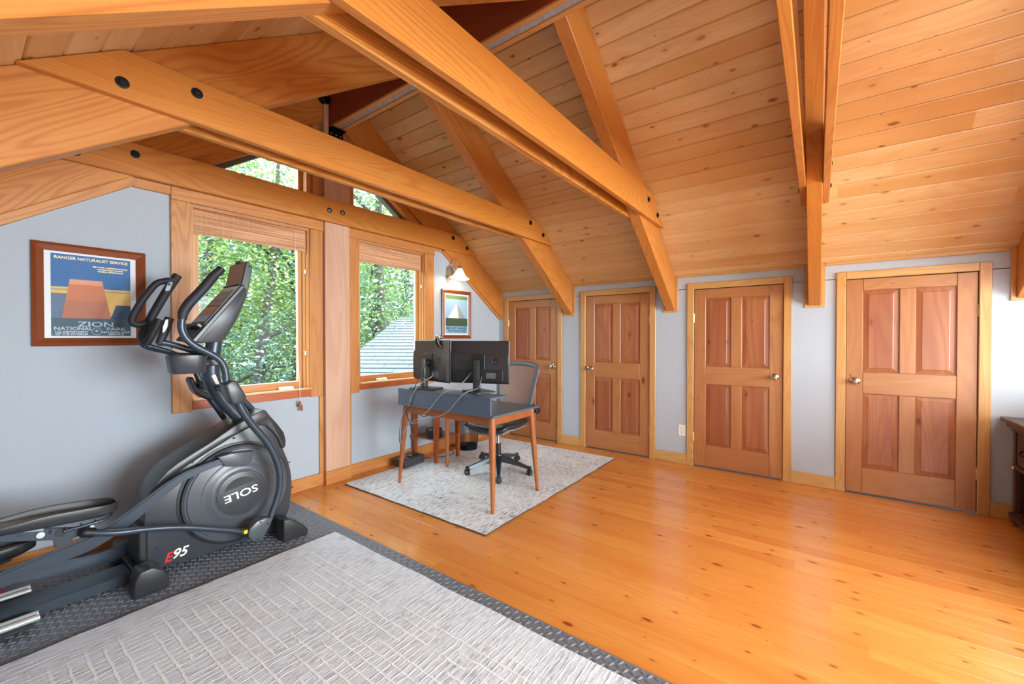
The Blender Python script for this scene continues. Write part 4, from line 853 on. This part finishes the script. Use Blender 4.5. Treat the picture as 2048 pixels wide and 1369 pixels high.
for u, v in B_((612, 315), (340, 472), (85, 880), (105, 1040), (220, 1138), (970, 470), (995, 635), (965, 772), (922, 330), (550, 1028)):
    q = px(u, v, 1, 2.858); lathe('shell_screw', [(.006, 0), (.005, .002), (.001, .0022)], at((q.x, 2.862 if q.z < .45 else 2.850, q.z), '-y'), M_black, sb_, 8)
DC = (1.043, .36)
for y, d in ((2.862, '-y'), (3.058, 'y')):
    T = at((DC[0], y, DC[1]), d)
    lathe('disc_groove', [(.302, 0), (.302, .006), (.289, .008), (.289, .0)], T, M_black, el, 48)
    dc = lathe('crank_disc', [(.287, .0), (.286, .028), (.278, .036), (.272, .030), (.266, .030), (.262, .036), (.225, .041), (.205, .044), (.20, .041), (.193, .041), (.165, .050), (.150, .056), (.139, .056), (.135, .052), (.131, .054), (.05, .056), (.001, .056)], T, M_shell2, el, 64, smooth=25)
    lathe('badge', [(.128, .054), (.127, .059), (.12, .061), (.001, .0612)], T, M_shell, dc, 48)
    if d == '-y':
        R = Matrix.Translation((DC[0], y-.0614, DC[1])) @ Matrix.Rotation(math.radians(-9), 4, 'Y') @ Matrix.Rotation(math.pi/2, 4, 'X')
        text('logo_text', 'SOLE', .062, R @ Matrix.Rotation(math.pi, 4, 'Z'), M_white, dc, sx=1.32, bold=.001)
        for s_ in (1, -1):
            bm = bmesh.new(); pts = [(-.082, .046*s_), (.085, .046*s_)]+[(.098*math.cos(a), .098*s_*math.sin(a)) for a in np.linspace(.55, math.pi-.55, 9)]
            vs_ = [bm.verts.new(R @ Vector((a, b, .0004))) for a, b in pts]; bm.faces.new(vs_); bmesh.ops.recalc_face_normals(bm, faces=bm.faces)
            build('badge_scoop', bm, M_black if s_ > 0 else M_top, dc)
text('model_text', 'E', .070, Matrix.Translation((*px(335, 1117, 1, 2.8615)[:2], px(335, 1117, 1, 2.8615)[2])) @ Matrix.Rotation(math.pi/2, 4, 'X'), plain('red_print', S(200, 30, 36), .5), sb_, shear=.35, bold=.0015, ext=.0005)
q = px(358, 1107, 1, 2.8615); text('model_text', '95', .070, Matrix.Translation(q) @ Matrix.Rotation(math.pi/2, 4, 'X'), M_white, sb_, shear=.35, bold=.0015, ext=.0005)
# feet / stabilizers
for x0_, x1_, zt_, nm in ((1.235, 1.39, .155, 'front'), (.530, .665, .150, 'rear')):
    box('stabilizer_bar', (x0_+.03, 2.74, .030), (x1_-.03, 3.19, .085), M_top, el, .006)
    for ya, yb in ((2.685, 2.80), (3.13, 3.245)):
        if nm == 'front': poly = [(1.235, .013), (1.39, .013), (1.392, .045), (1.36, .085), (1.285, .150), (1.235, .155)]
        else: poly = [(.525, .013), (.665, .013), (.668, .06), (.645, .115), (.60, .145), (.55, .14), (.53, .09)]
        prism('end_cap', poly, 1, ya, yb, M_top, el, .010, 3, smooth=40)
box('rear_support', (.578, 2.850, .10), (.618, 3.07, .30), M_black, el, .01, 2)
# rail frame and tracks
box('rail_frame', (-.60, 2.885, .018), (.560, 3.035, .072), M_arm, el, .004)
for sx_ in (.44, .50): box('rail_slot', (sx_, 2.93, .0721), (sx_+.022, 2.936, .0728), M_black, el)
for ya in (2.775, 3.10):
    tb = box('track_base', (-.60, ya-.02, .030), (.21, ya+.062, .048), M_top, el, .003)
    for yy in (ya, ya+.042): tube('track_rod', [(-.60, yy, .060), (.23, yy, .060)], .013, M_sil, tb, 12, 0)
box('rear_cross_bar', (-.62, 2.73, .014), (-.56, 3.23, .07), M_top, el, .006)
# link arms with rollers (near one high at the front, far one low)
def slab_path(nm, pts, y0, y1, hw, mat, par):
    P_ = catmull([(a, 0, b) for a, b in pts], 6); n = len(P_); H = list(np.interp(np.linspace(0, 1, n), np.linspace(0, 1, len(hw)), hw)); up_, dn = [], []
    for i in range(n):
        t_ = (P_[min(n-1, i+1)]-P_[max(0, i-1)]).normalized(); nn = Vector((-t_.z, 0, t_.x)); up_.append(P_[i]+nn*H[i]); dn.append(P_[i]-nn*H[i])
    bm = bmesh.new(); R_ = [[bm.verts.new((u.x, y0, u.z)), bm.verts.new((u.x, y1, u.z)), bm.verts.new((d.x, y1, d.z)), bm.verts.new((d.x, y0, d.z))] for u, d in zip(up_, dn)]
    for a, b in zip(R_, R_[1:]):
        for k in range(4): bm.faces.new((a[k], a[(k+1) % 4], b[(k+1) % 4], b[k]))
    bm.faces.new(R_[0]); bm.faces.new(R_[-1][::-1]); bmesh.ops.recalc_face_normals(bm, faces=bm.faces)
    bmesh.ops.bevel(bm, geom=[e for e in bm.edges if len(e.link_faces) == 2 and e.calc_face_angle(0) > .6], offset=.006, segments=2, affect='EDGES')
    return build(nm, bm, mat, par, smooth=35)
near = XZ(2.79, A_((1075, 293), (960, 335), (850, 390), (720, 490), (600, 585), (450, 680), (300, 745), (120, 820), (0, 872)))+[(-.10, .215), (-.30, .125)]
l1 = slab_path('link_arm', near, 2.775, 2.805, [.018, .020, .022, .026, .030, .032, .032, .032, .030, .028, .028], M_arm, el)
cap_ = XZ(2.785, B_((500, 437), (590, 410), (738, 396), (740, 410), (712, 480), (690, 494), (560, 500), (540, 490)))
prism('link_cap', cap_, 1, 2.768, 2.812, M_shell2, el, .008, 3, smooth=40)
tube('crank_pin', [(1.06, 2.80, .562), (1.06, 2.84, .562)], .02, M_steel, el, 12, 0)
far = [(1.0, .17), (.85, .135), (.68, .118), (.50, .100), (.32, .118), (.10, .16), (-.10, .16), (-.30, .125)]
slab_path('link_arm', far, 3.115, 3.145, [.024, .027, .03, .034, .034, .032, .03, .028], M_arm, el)
for y_ in (2.79, 3.13):
    for dy in (-.021, .021): lathe('track_roller', [(.02, -.012), (.033, -.010), (.033, .010), (.02, .012)], at((-.30, y_+dy*1.0, .106), 'y'), M_black, el, 16)
# pedals
def pedal(nm, cx, cy, cz, tilt, par):
    T = Matrix.Translation((cx, cy, cz)) @ Matrix.Rotation(tilt, 4, 'Y')
    out = [(.215, -.04), (.225, 0), (.215, .04), (.17, .074), (.06, .085), (-.10, .085), (-.20, .07), (-.215, 0), (-.20, -.07), (-.10, -.085), (.06, -.085), (.17, -.074)]
    o2 = [(v.x, v.y) for v in catmull([(a, b, 0) for a, b in out], 3, True)]; bm = bmesh.new(); n = len(o2); rg = []
    for sc_, zz in ((.86, -.020), (.98, -.008), (1.0, .030), (.985, .034), (.955, .030), (.93, -.002)):
        rg.append([bm.verts.new(T @ Vector((a*sc_, b*sc_, zz if zz < .01 else (zz if a > -.02 else max(.004, zz+(a+.02)*.16))))) for a, b in o2])
    for a, b in zip(rg, rg[1:]):
        for k in range(n): bm.faces.new((a[k], a[(k+1) % n], b[(k+1) % n], b[k]))
    bm.faces.new(rg[0][::-1]); bm.faces.new(rg[-1]); p_ = build(nm, bm, M_blackg, par, smooth=40)
    bm = bmesh.new(); bm.faces.new([bm.verts.new(T @ Vector((a*.90, b*.90, -.0008))) for a, b in o2]); build('pedal_pad', bm, plain('grey_pedal_pad', S(120, 118, 122), .6, noise=.1, nscale=200), p_)
    return p_
p1 = pedal('pedal', .268, 2.80, .482, math.radians(5), el); p2 = pedal('pedal', .03, 3.14, .262, math.radians(-4), el)
for sx_ in np.linspace(.26, .40, 4): box('pedal_notch', (sx_, 2.735, .428), (sx_+.006, 2.745, .44), M_black, p1)
tube('toe_loop', [(.30, 2.735, .425), (.42, 2.73, .432), (.462, 2.76, .437), (.465, 2.81, .437), (.43, 2.85, .432), (.30, 2.86, .425)], .008, M_arm, p1, 8, 5)
# pedal bracket plates
brk = XZ(2.76, E_((-400, 480), (0, 480), (300, 440), (680, 430), (1250, 410), (1430, 385), (1440, 440), (1100, 590), (1090, 640), (830, 740), (800, 610), (0, 645), (-400, 660)))
bp = prism('pedal_bracket', brk, 1, 2.752, 2.764, M_arm, el, .002)
for (u, v), r_, m_ in ((E_((615, 540))[0], .014, M_sil), (E_((930, 500))[0], .019, M_top), (E_((1395, 415))[0], .009, M_sil)):
    q = px(u, v, 1, 2.752); lathe('bracket_disc', [(r_, 0), (r_*.95, .006), (.001, .0065)], at((q.x, 2.752, q.z), '-y'), m_, bp, 18)  # dark disc paints the shade of an open hole; silver discs are pins
sl = XZ(2.752, E_((285, 500), (300, 450), (670, 430), (655, 475))); prism('bracket_slot', sl, 1, 2.7505, 2.7525, M_lg, bp)
sl = XZ(2.752, E_((250, 570), (270, 525), (420, 545), (300, 572))); prism('bracket_slot', sl, 1, 2.7505, 2.7525, M_top, bp)
brk2 = [(-.25, .20), (.10, .22), (.17, .235), (.17, .25), (-.25, .245)]; prism('pedal_bracket', brk2, 1, 3.09, 3.104, M_arm, el, .002)
# lower pull bars and pivot blocks, swing arms, handles
pb = [px(u, v, 1, 2.70) for u, v in A_((1185, 640), (1100, 628), (900, 615), (720, 622), (560, 640))]+[px(*A_((400, 640))[0], 1, 2.725)]
tube('pull_bar', pb, .0165, M_arm, el, 12)
tube('bar_boot', [pb[-1]+Vector((-.012, .0, .004)), pb[-1], pb[-1]+(pb[-2]-pb[-1])*.35], [.012, .023, .021], M_black, el, 12, 3)
q0, q1 = [px(u, v, 1, 2.70) for u, v in A_((1150, 634), (1195, 640))]; tube('bar_collar', [q0, q1], .019, M_top, el, 12, 0)
q = px(*A_((1183, 637))[0], 1, 2.68); box('warning_sticker', (q.x-.009, 2.6795, q.z-.010), (q.x+.009, 2.6815, q.z+.011), plain('yellow_sticker_2', S(226, 206, 20), .5), el)
pv = XZ(2.67, A_((1192, 660), (1200, 622), (1235, 585), (1275, 568), (1312, 566), (1300, 600), (1258, 680), (1215, 683)))
pk = prism('pivot_block', pv, 1, 2.662, 2.715, M_shell2, el, .007, 2, smooth=40)
for u, v in A_((1255, 590), (1292, 598), (1242, 672)): 
    q = px(u, v, 1, 2.66); lathe('block_screw', [(.006, 0), (.005, .002), (.001, .0022)], at((q.x, 2.662, q.z), '-y'), M_black, pk, 8)
arm = [px(u, v, 1, 2.69) for u, v in A_((1300, 570), (1335, 470), (1348, 380), (1330, 290), (1285, 205), (1210, 115), (1165, 50), (1130, -25))]
tube('swing_arm', arm, [.018, .018, .019, .020, .021, .021, .022, .020], M_arm, el, 14)
hd = [px(u, v, 1, 2.69) for u, v in D_((897, 1075), (893, 1010), (880, 950), (840, 885), (760, 833), (650, 778), (570, 710), (535, 630), (540, 545))]
tube('handle', hd, .0185, M_arm, el, 14)
gp = [px(u, v, 1, 2.69) for u, v in D_((540, 560), (552, 500), (600, 430), (700, 325), (800, 205), (850, 165))]
tube('handle_grip', gp, [.020, .024, .026, .026, .023, .021], M_foam, el, 14)
tube('grip_seam', [p_+Vector((.018, -.020, -.010)) for p_ in gp[1:5]], .0025, M_arm, el, 6)
tube('grip_cap', [px(u, v, 1, 2.69) for u, v in D_((825, 190), (858, 150))], [.022, .021], M_black, el, 14, 0)
# far side arm
fh = [Vector((x_, 3.24, z_)) for x_, z_ in ((.690, 1.30), (.688, 1.265), (.715, 1.243), (.80, 1.215), (.88, 1.175), (.935, 1.11), (.965, 1.03), (1.01, .92), (1.08, .80), (1.17, .62), (1.20, .45), (1.15, .30), (1.08, .20))]
tube('swing_arm', fh, .0185, M_arm, el, 12)
fg = [px(u, v, 1, 3.24) for u, v in D_((238, 760), (222, 700), (245, 635), (330, 480), (420, 330), (505, 205))]
tube('handle_grip', fg, [.019, .022, .023, .024, .025, .025], M_foam, el, 14)
tube('grip_loop', [px(u, v, 1, 3.22) for u, v in D_((470, 245), (400, 252), (330, 275), (255, 360), (185, 460), (140, 545), (142, 590), (190, 603), (250, 590))], .0185, M_foam, el, 12)
bt = XZ(3.212, D_((440, 225), (478, 230), (440, 330), (405, 335), (400, 320))); bq = prism('button_plate', bt, 1, 3.206, 3.216, M_lg, el, .003)
for u, v in D_((452, 250), (437, 278)):
    q = px(u, v, 1, 3.206); box('button', (q.x-.006, 3.203, q.z-.008), (q.x+.006, 3.2065, q.z+.008), M_black, bq, .002)
# fixed bar with pulse grips
for Y_, st_, tb_ in ((2.82, D_((440, 548), (415, 610), (385, 690), (355, 760)), D_((345, 748), (420, 752), (520, 780), (640, 815))), (3.12, D_((358, 560), (320, 640), (270, 730), (240, 772)), D_((240, 768), (330, 790), (430, 818), (540, 850)))):
    tube('pulse_grip', [px(u, v, 1, Y_) for u, v in st_], [.021, .022, .021, .018], M_foam, el, 12, 4)
    tube('fixed_bar', [px(u, v, 1, Y_) for u, v in tb_]+[Vector((.93, 2.92 if Y_ < 2.9 else 3.0, 1.20))], .0165, M_arm, el, 12, 5)
q = [px(u, v, 1, 2.797) for u, v in D_((415, 565), (395, 640))]; prism('pulse_sensor', XZ(2.80, D_((405, 560), (432, 558), (425, 620), (400, 660), (378, 672), (382, 620))), 1, 2.795, 2.803, plain('sensor_metal', S(160, 156, 156), .3, .7), el, .002)
# neck
nk = [Vector((x_, 2.96, z_)) for x_, z_ in ((1.12, .76), (1.04, .86), (.975, .96), (.945, 1.05), (.942, 1.14), (.952, 1.22), (.962, 1.29))]
tube('neck', nk, [.038, .038, .042, .046, .046, .043, .040], M_arm, el, 16)
tube('neck_brace', [(1.20, 2.99, .80), (1.12, 2.98, .90), (1.03, 2.97, 1.0)], .02, M_arm, el, 10)
stq = [px(u, v, 1, 2.913) for u, v in G_((155, 358), (210, 335), (265, 465), (222, 480))]; bm = bmesh.new(); bm.faces.new([bm.verts.new(v) for v in stq]); build('neck_sticker', bm, M_white, el)
for c0 in (A_((1120, 128), (1140, 105), (1185, 95), (1190, 115), (1130, 150)), A_((1215, 75), (1225, 60), (1260, 52), (1262, 72), (1220, 95))): prism('neck_collar', XZ(2.90, c0), 1, 2.88, 3.04, M_lg, el, .006, 2)
# joint covers of the swing arms
jn = XZ(2.66, G_((325, 480), (430, 400), (500, 420), (585, 560), (640, 650), (560, 740), (430, 755), (370, 620)))
prism('joint_cover', jn, 1, 2.645, 2.735, M_shell, el, .014, 3, smooth=45)
jc = XZ(2.96, G_((30, 440), (90, 390), (180, 560), (330, 640), (430, 740), (330, 740), (190, 690), (110, 620)))
prism('joint_cover', jc, 1, 3.19, 3.28, M_shell, el, .014, 3, smooth=45)
tube('cross_axle', [(.965, 2.66, 1.0), (.965, 3.28, 1.0)], .022, M_top, el, 12, 0)
# console
cs_ = [(.822, 1.282), (1.068, 1.612), (1.092, 1.60), (1.082, 1.535), (1.04, 1.42), (.973, 1.295), (.948, 1.276), (.85, 1.268)]
co = prism('console', cs_, 1, 2.825, 3.095, M_shell, el, .008, 2, smooth=30)
prism('console_rim', [(.806, 1.285), (1.058, 1.622), (1.078, 1.612), (.828, 1.274)], 1, 2.818, 3.102, M_top, co, .004)
fd = Vector((1.058-.806, 0, 1.622-1.285)).normalized(); fn = Vector((-fd.z, 0, fd.x)); F0 = Vector((.806, 0, 1.285))
MF = Matrix((Vector((0, -1, 0)), fd, fn)).transposed().to_4x4(); MF.translation = F0+Vector((0, 2.96, 0))+fn*.001
if MF.determinant() < 0: pass
def fb(nm, x0_, x1_, y0_, y1_, z0_, z1_, mat, par, bev=.0): return box(nm, (x0_, y0_, z0_), (x1_, y1_, z1_), mat, par, bev, T=MF)
fb('face_panel', -.125, .125, .115, .415, -.002, .003, M_lg, co, .002); sc2 = fb('display', -.095, .095, .135, .255, .002, .0045, plain('display_room_reflection', S(70, 34, 16), .06, coat=.6), co);  # brown of the display paints in the reflected orange room
fb('display_bezel', -.105, .105, .13, .134, .002, .006, M_top, co); fb('display_bezel', -.105, .105, .256, .26, .002, .006, M_top, co)
fb('keypad', -.10, .10, .275, .385, .002, .004, plain('keypad_grey', S(126, 138, 148), .4), co); fb('key_outline', -.09, -.085, .285, .375, .0038, .0046, M_black, co); fb('key_outline', -.05, .06, .300, .304, .0038, .0046, M_black, co); fb('key_outline', -.05, .06, .355, .359, .0038, .0046, M_black, co); fb('key_outline', .08, .085, .285, .375, .0038, .0046, M_black, co)
fb('tray_lip', -.12, .12, .085, .105, .0, .03, M_top, co, .004); fb('tray', -.12, .12, .0, .085, -.002, .002, M_black, co)
# tablet rest above the console
td = Vector((1.098-1.066, 0, 1.772-1.618)).normalized(); tn_ = Vector((-td.z, 0, td.x)); MT_ = Matrix((Vector((0, -1, 0)), td, tn_)).transposed().to_4x4(); MT_.translation = Vector((1.066, 2.965, 1.622))
tr_ = box('tablet_rest', (-.125, 0, -.018), (.125, .155, .004), M_top, co, .004, T=MT_)
box('rest_surface', (-.115, .012, .0035), (.115, .146, .0055), plain('brown_reflective_surface', S(132, 88, 62), .35), tr_, T=MT_); box('rest_clip', (-.03, .15, -.01), (.03, .168, .012), M_black, tr_, .003, T=MT_); box('rest_lip', (-.12, -.004, .0), (.12, .008, .016), M_black, tr_, .003, T=MT_)
prism('console_fin', [(1.078, 1.535), (1.098, 1.56), (1.128, 1.74), (1.118, 1.755), (1.098, 1.735), (1.07, 1.60)], 1, 2.84, 3.08, M_top, co, .006, 2)
# cup holder
cu = XZ(2.80, D_((432, 880), (700, 832), (700, 945), (640, 975), (560, 1000), (510, 985), (450, 968)))
hm = bmesh.new(); cz = [p[1] for p in cu]; zt_, zl_ = 1.205, 1.105
o1 = [(v.x, v.y) for v in catmull([(.69, 2.80, 0), (.70, 2.745, 0), (.76, 2.72, 0), (.84, 2.725, 0), (.87, 2.80, 0), (.84, 2.875, 0), (.76, 2.88, 0), (.70, 2.855, 0)], 4, True)]
rg = [[hm.verts.new((.785+(a-.785)*k, 2.80+(b-2.80)*k, z_-(.02*(a-.69)/.18 if False else 0))) for a, b in o1] for k, z_ in ((.80, zl_), (.90, zl_+.01), (1.0, zt_-.01), (.99, zt_), (.94, zt_), (.90, zl_+.05), (.1, zl_+.04))]
for a, b in zip(rg, rg[1:]):
    for k in range(len(o1)): hm.faces.new((a[k], a[(k+1) % len(o1)], b[(k+1) % len(o1)], b[k]))
hm.faces.new(rg[0][::-1]); hm.faces.new(rg[-1]); build('cup_holder', hm, M_shell, el, smooth=40); box('cup_bracket', (.84, 2.79, 1.14), (.95, 2.95, 1.18), M_top, el, .005)
# ================================================================ OUTSIDE
M_grd = plain('leafy_ground', S(84, 90, 72), .95, noise=.3, nscale=2)
struct(box('ground', (-60, -60, -3.3), (60, 70, -3.1), M_grd), 'green ground outside the windows')
# lower roof of shingles seen through the window behind the desk
M_shg = plain('pale_grey_shingle', S(86, 97, 104), .9, noise=.16, nscale=26, bump=.3)
cdir = Vector((.56, -.83, 0)).normalized(); adir = Vector((.83, .56, 0)).normalized()
def rayxy(u, dist):
    d = px(u, 684.5, 1, 3.53)-Vector((0, 0, 1.3)); d.z = 0; d.normalize(); return d*dist
O_ = rayxy(770, 4.95); O_.z = .80; slope = .34; upd = (adir+Vector((0, 0, slope))).normalized(); nrm = cdir.cross(upd).normalized()
if nrm.z < 0: nrm = -nrm
MR_ = Matrix((cdir, upd, nrm)).transposed().to_4x4(); MR_.translation = O_
def roof_uv(u, v):      # roof coordinates of a pixel's ray
    c = Vector((0, 0, CH)); d = px(u, v, 1, 3.53)-c; t_ = (O_-c).dot(nrm)/d.dot(nrm); return MR_.inverted() @ (c+d*t_)
eA, eB = roof_uv(715, 704), roof_uv(797, 637); RH = roof_uv(810, 635.5).y
rf = box('lower_roof', (-.6, -1.6, -.06), (2.2, RH, -.012), plain('roof_deck', S(120, 126, 130), .9), None, T=MR_)
tag(rf, 'pale grey shingle roof below the window behind the desk', 'roof')
cw_, chh = .30, .135; y_ = -1.5; row = 0
def cut(bm):    # the roof stops at the outer face of the window wall
    bmesh.ops.bisect_plane(bm, geom=bm.verts[:]+bm.edges[:]+bm.faces[:], plane_co=(0, YF+.14, 0), plane_no=(0, -1, 0), clear_outer=True)
    ed = [e for e in bm.edges if len(e.link_faces) == 1]
    if ed: bmesh.ops.holes_fill(bm, edges=ed)
def lx(y): return eA.x+(eB.x-eA.x)*(y-eA.y)/(eB.y-eA.y)
bm = bmesh.new(); 
prism_edge = [(lx(-1.6), -1.6), (2.2, -1.6), (2.2, RH), (lx(RH), RH)]
bm = bmesh.new(); a_prism(bm, prism_edge, 2, -.06, -.010); bm.transform(MR_); cut(bm); me_ = rf.data; bmesh.ops.recalc_face_normals(bm, faces=bm.faces); bm.to_mesh(me_); bm.free()
while y_ < RH-.02:
    x_ = lx(y_)-pr.uniform(0, .02)
    first = True
    while x_ < 2.1:
        w_ = cw_*(.5 if first and row % 2 else 1)*pr.uniform(.85, 1.15); y2 = min(y_+chh*1.25, RH)
        bm = bmesh.new(); a_prism(bm, [(x_+.003, y_), (x_+w_-.003, y_), (x_+w_-.003, y2), (x_+.003+(lx(y2)-lx(y_) if first else 0), y2)], 2, -.008, .006)
        for v in bm.verts: v.co.z -= .010*(v.co.y-y_)/chh
        bm.transform(MR_); cut(bm)
        if len(bm.faces) > 3: build('shingle', bm, M_shg, rf)
        else: bm.free()
        x_ += w_; first = False
    y_ += chh; row += 1
# trees: each with trunk, limbs and its own foliage
def leaf_mat(name, c1, c2, c3):
    t = NT(name); g = t.add('ShaderNodeNewGeometry'); rn = g.outputs['Random Per Island']
    col = t.mix(rn, c1, c2); col = t.mix(t.math('GREATER_THAN', rn, .8), col, c3)
    t.set(t.b.inputs['Base Color'], col); t.p(Roughness=.45, Specular_IOR_Level=.6, Transmission_Weight=0.0)
    tl_ = t.add('ShaderNodeBsdfTranslucent', i={0: col}); mx = t.add('ShaderNodeMixShader', i={0: .5, 1: t.b.outputs[0], 2: tl_.outputs[0]}); t.t.links.new(mx.outputs[0], t.out.inputs[0]); return t.m
LM = [leaf_mat('leaf_yellow_green', S(126, 152, 76), S(92, 122, 54), S(182, 196, 142)), leaf_mat('leaf_blue_green', S(76, 112, 104), S(60, 96, 80), S(150, 178, 184)), leaf_mat('leaf_mid_green', S(98, 130, 70), S(72, 106, 54), S(164, 184, 140))]
M_bark = plain('grey_bark', S(62, 57, 52), .9, noise=.3, nscale=14, bump=.5)
def tree(base, H, r0, lean, crown, nleaf, lm, label, lsize=.10, limbs=7, seed=1, cf=.72):
    nleaf = int(nleaf*1.7); lsize *= .72
    r = random.Random(seed); ns = np.random.RandomState(seed); b = Vector(base)
    t_ = thing('tree', base, label, 'tree', 'trees outside the windows')
    top = b+Vector((lean[0], lean[1], H)); bm = bmesh.new()
    mid = [b.lerp(top, k)+Vector((r.uniform(-.12, .12), r.uniform(-.12, .12), 0)) for k in (0, .25, .5, .75, 1)]
    a_tube(bm, catmull(mid, 5), [r0, r0*.86, r0*.74, r0*.5, r0*.15], 10); tips = []
    for k in range(limbs):
        s_ = b.lerp(top, r.uniform(.35, .9)); a = r.uniform(0, 6.28); L = r.uniform(.5, 1)*crown[0]
        e = s_+Vector((math.cos(a)*L, math.sin(a)*L, r.uniform(.2, .9)*L*.7)); m_ = s_.lerp(e, .5)+Vector((0, 0, .12*L)); a_tube(bm, catmull([s_, m_, e], 5), [r0*.34, r0*.2, r0*.05], 6); tips += [e, m_]
    build('trunk', bm, M_bark, t_, smooth=60)
    cc = np.array([*b.lerp(top, cf)]); cl = cc+ns.normal(size=(max(8, nleaf//240), 3))*np.array([crown[0]*.55, crown[0]*.55, crown[1]*.5])
    if tips: cl = np.vstack([cl, np.array([list(p) for p in tips])])
    ctr = cl[ns.randint(len(cl), size=nleaf)]+ns.normal(size=(nleaf, 3))*np.array([.30, .30, .24])*(crown[0]/1.8)
    ctr = ctr[(ctr[:, 1] > 4.9)]; n = len(ctr)
    q = ns.normal(size=(n, 3)); q /= np.linalg.norm(q, axis=1)[:, None]; q[:, 2] *= .6
    s2 = np.cross(q, ns.normal(size=(n, 3))); s2 /= np.linalg.norm(s2, axis=1)[:, None]; sz = lsize*ns.uniform(.6, 1.25, size=(n, 1))
    V = np.stack([ctr-q*sz*.5, ctr+s2*sz*.24, ctr+q*sz*.5, ctr-s2*sz*.24], 1).reshape(-1, 3)
    me = bpy.data.meshes.new('foliage'); me.vertices.add(4*n); me.vertices.foreach_set('co', V.astype(np.float32).ravel()); me.loops.add(4*n); me.loops.foreach_set('vertex_index', np.arange(4*n, dtype=np.int32)); me.polygons.add(n); me.polygons.foreach_set('loop_start', np.arange(0, 4*n, 4, dtype=np.int32)); me.update(calc_edges=True)
    me.materials.append(lm); o = bpy.data.objects.new('foliage', me); COL.objects.link(o); attach(o, t_); o['kind'] = 'stuff'
    return t_
def onray(u, dist, z=-3.1):
    v = rayxy(u, dist); v.z = z; return tuple(v)
TL = [(498, 7.6, 7.6, .125, (.5, .2), (2.2, 2.6), 9000, 1, 'grey trunked tree with blue-green leaves straight outside the exercise machine window', .11),
      (400, 8.0, 8.0, .12, (.2, .4), (2.0, 2.6), 8000, 0, 'yellow-green leafy tree beside the edge of the exercise machine window', .10),
      (575, 8.5, 6.4, .10, (.3, .2), (1.8, 2.2), 8000, 2, 'mid green tree near the window post', .10),
      (455, 12.5, 8.2, .16, (0, .3), (3.0, 3.4), 9000, 0, 'tall pale green tree further behind the exercise machine window', .14),
      (768, 8.6, 8.8, .15, (.25, .3), (2.6, 3.0), 7000, 2, 'thick forked grey tree rising behind the shingle roof', .12),
      (728, 9.5, 7.6, .09, (.6, .1), (1.9, 2.4), 6500, 1, 'slim dark limbed tree at the edge of the desk window', .11),
      (815, 13.0, 8.4, .15, (.1, .4), (3.0, 3.0), 8000, 0, 'bright yellow-green tree behind the end of the shingle roof', .14),
      (640, 15.0, 8.0, .2, (.1, .4), (3.6, 3.8), 9000, 2, 'broad mid green tree far behind the window post', .16),
      (330, 13.0, 8.4, .2, (.1, .4), (3.2, 3.4), 7000, 2, 'broad green tree beyond the plaster wall edge', .15),
      (530, 20.0, 9.0, .2, (.1, .4), (4.6, 3.0), 9000, 0, 'distant pale crown filling the gap between nearer trunks', .2),
      (740, 19.0, 9.0, .2, (.1, .4), (4.6, 3.0), 8000, 0, 'distant pale crown behind the forked tree', .2)]
for k, (u, ds, H_, r0, ln, cr, nl, lm, lb, ls) in enumerate(TL): tree(onray(u, ds), H_, r0, ln, cr, nl*(2 if ds > 12 else 1), LM[lm], lb, ls, seed=20+k, cf=.86 if k in (0, 4) else .72)
def bush(u, ds, z, R_, nl, lm, label, seed): 
    p = onray(u, ds, -3.1); tree(p, z+3.1, .05, (0, 0), (R_, 2.0), nl, LM[lm], label, .1, 6, seed)
for k, (u, ds, z, lm, lb) in enumerate(((420, 10.5, .9, 0, 'pale bushy undergrowth tree low in the exercise machine window'), (520, 11.5, .7, 0, 'sunlit yellow-green sapling behind the grey trunk'), (600, 11.0, 1.0, 1, 'blue-green sapling beside the window post'), (720, 12.5, 1.2, 2, 'green sapling behind the roof corner'), (800, 15.0, 1.6, 1, 'dark green sapling behind the roof ridge'), (370, 9.5, 1.0, 1, 'blue-green sapling at the picture side of the window'))): bush(u, ds, z, 1.9, 6000, lm, lb, 60+k)
for k, (x_, y_) in enumerate(((-11, 9.5), (-7.2, 10.5), (-3.6, 9.5), (-.4, 10.8), (-5.5, 15), (1.0, 15.5), (12.5, 7.5), (16, 11))):
    t_ = tree((x_, y_, -3.1), 8.0, .16, (.2, .2), (2.6, 3.0), 7500, LM[k % 3], ('yellow-green', 'blue-green', 'mid green')[k % 3]+' leafy tree further along outside the house', .13, seed=90+k); t_['group'] = 'trees further along outside'
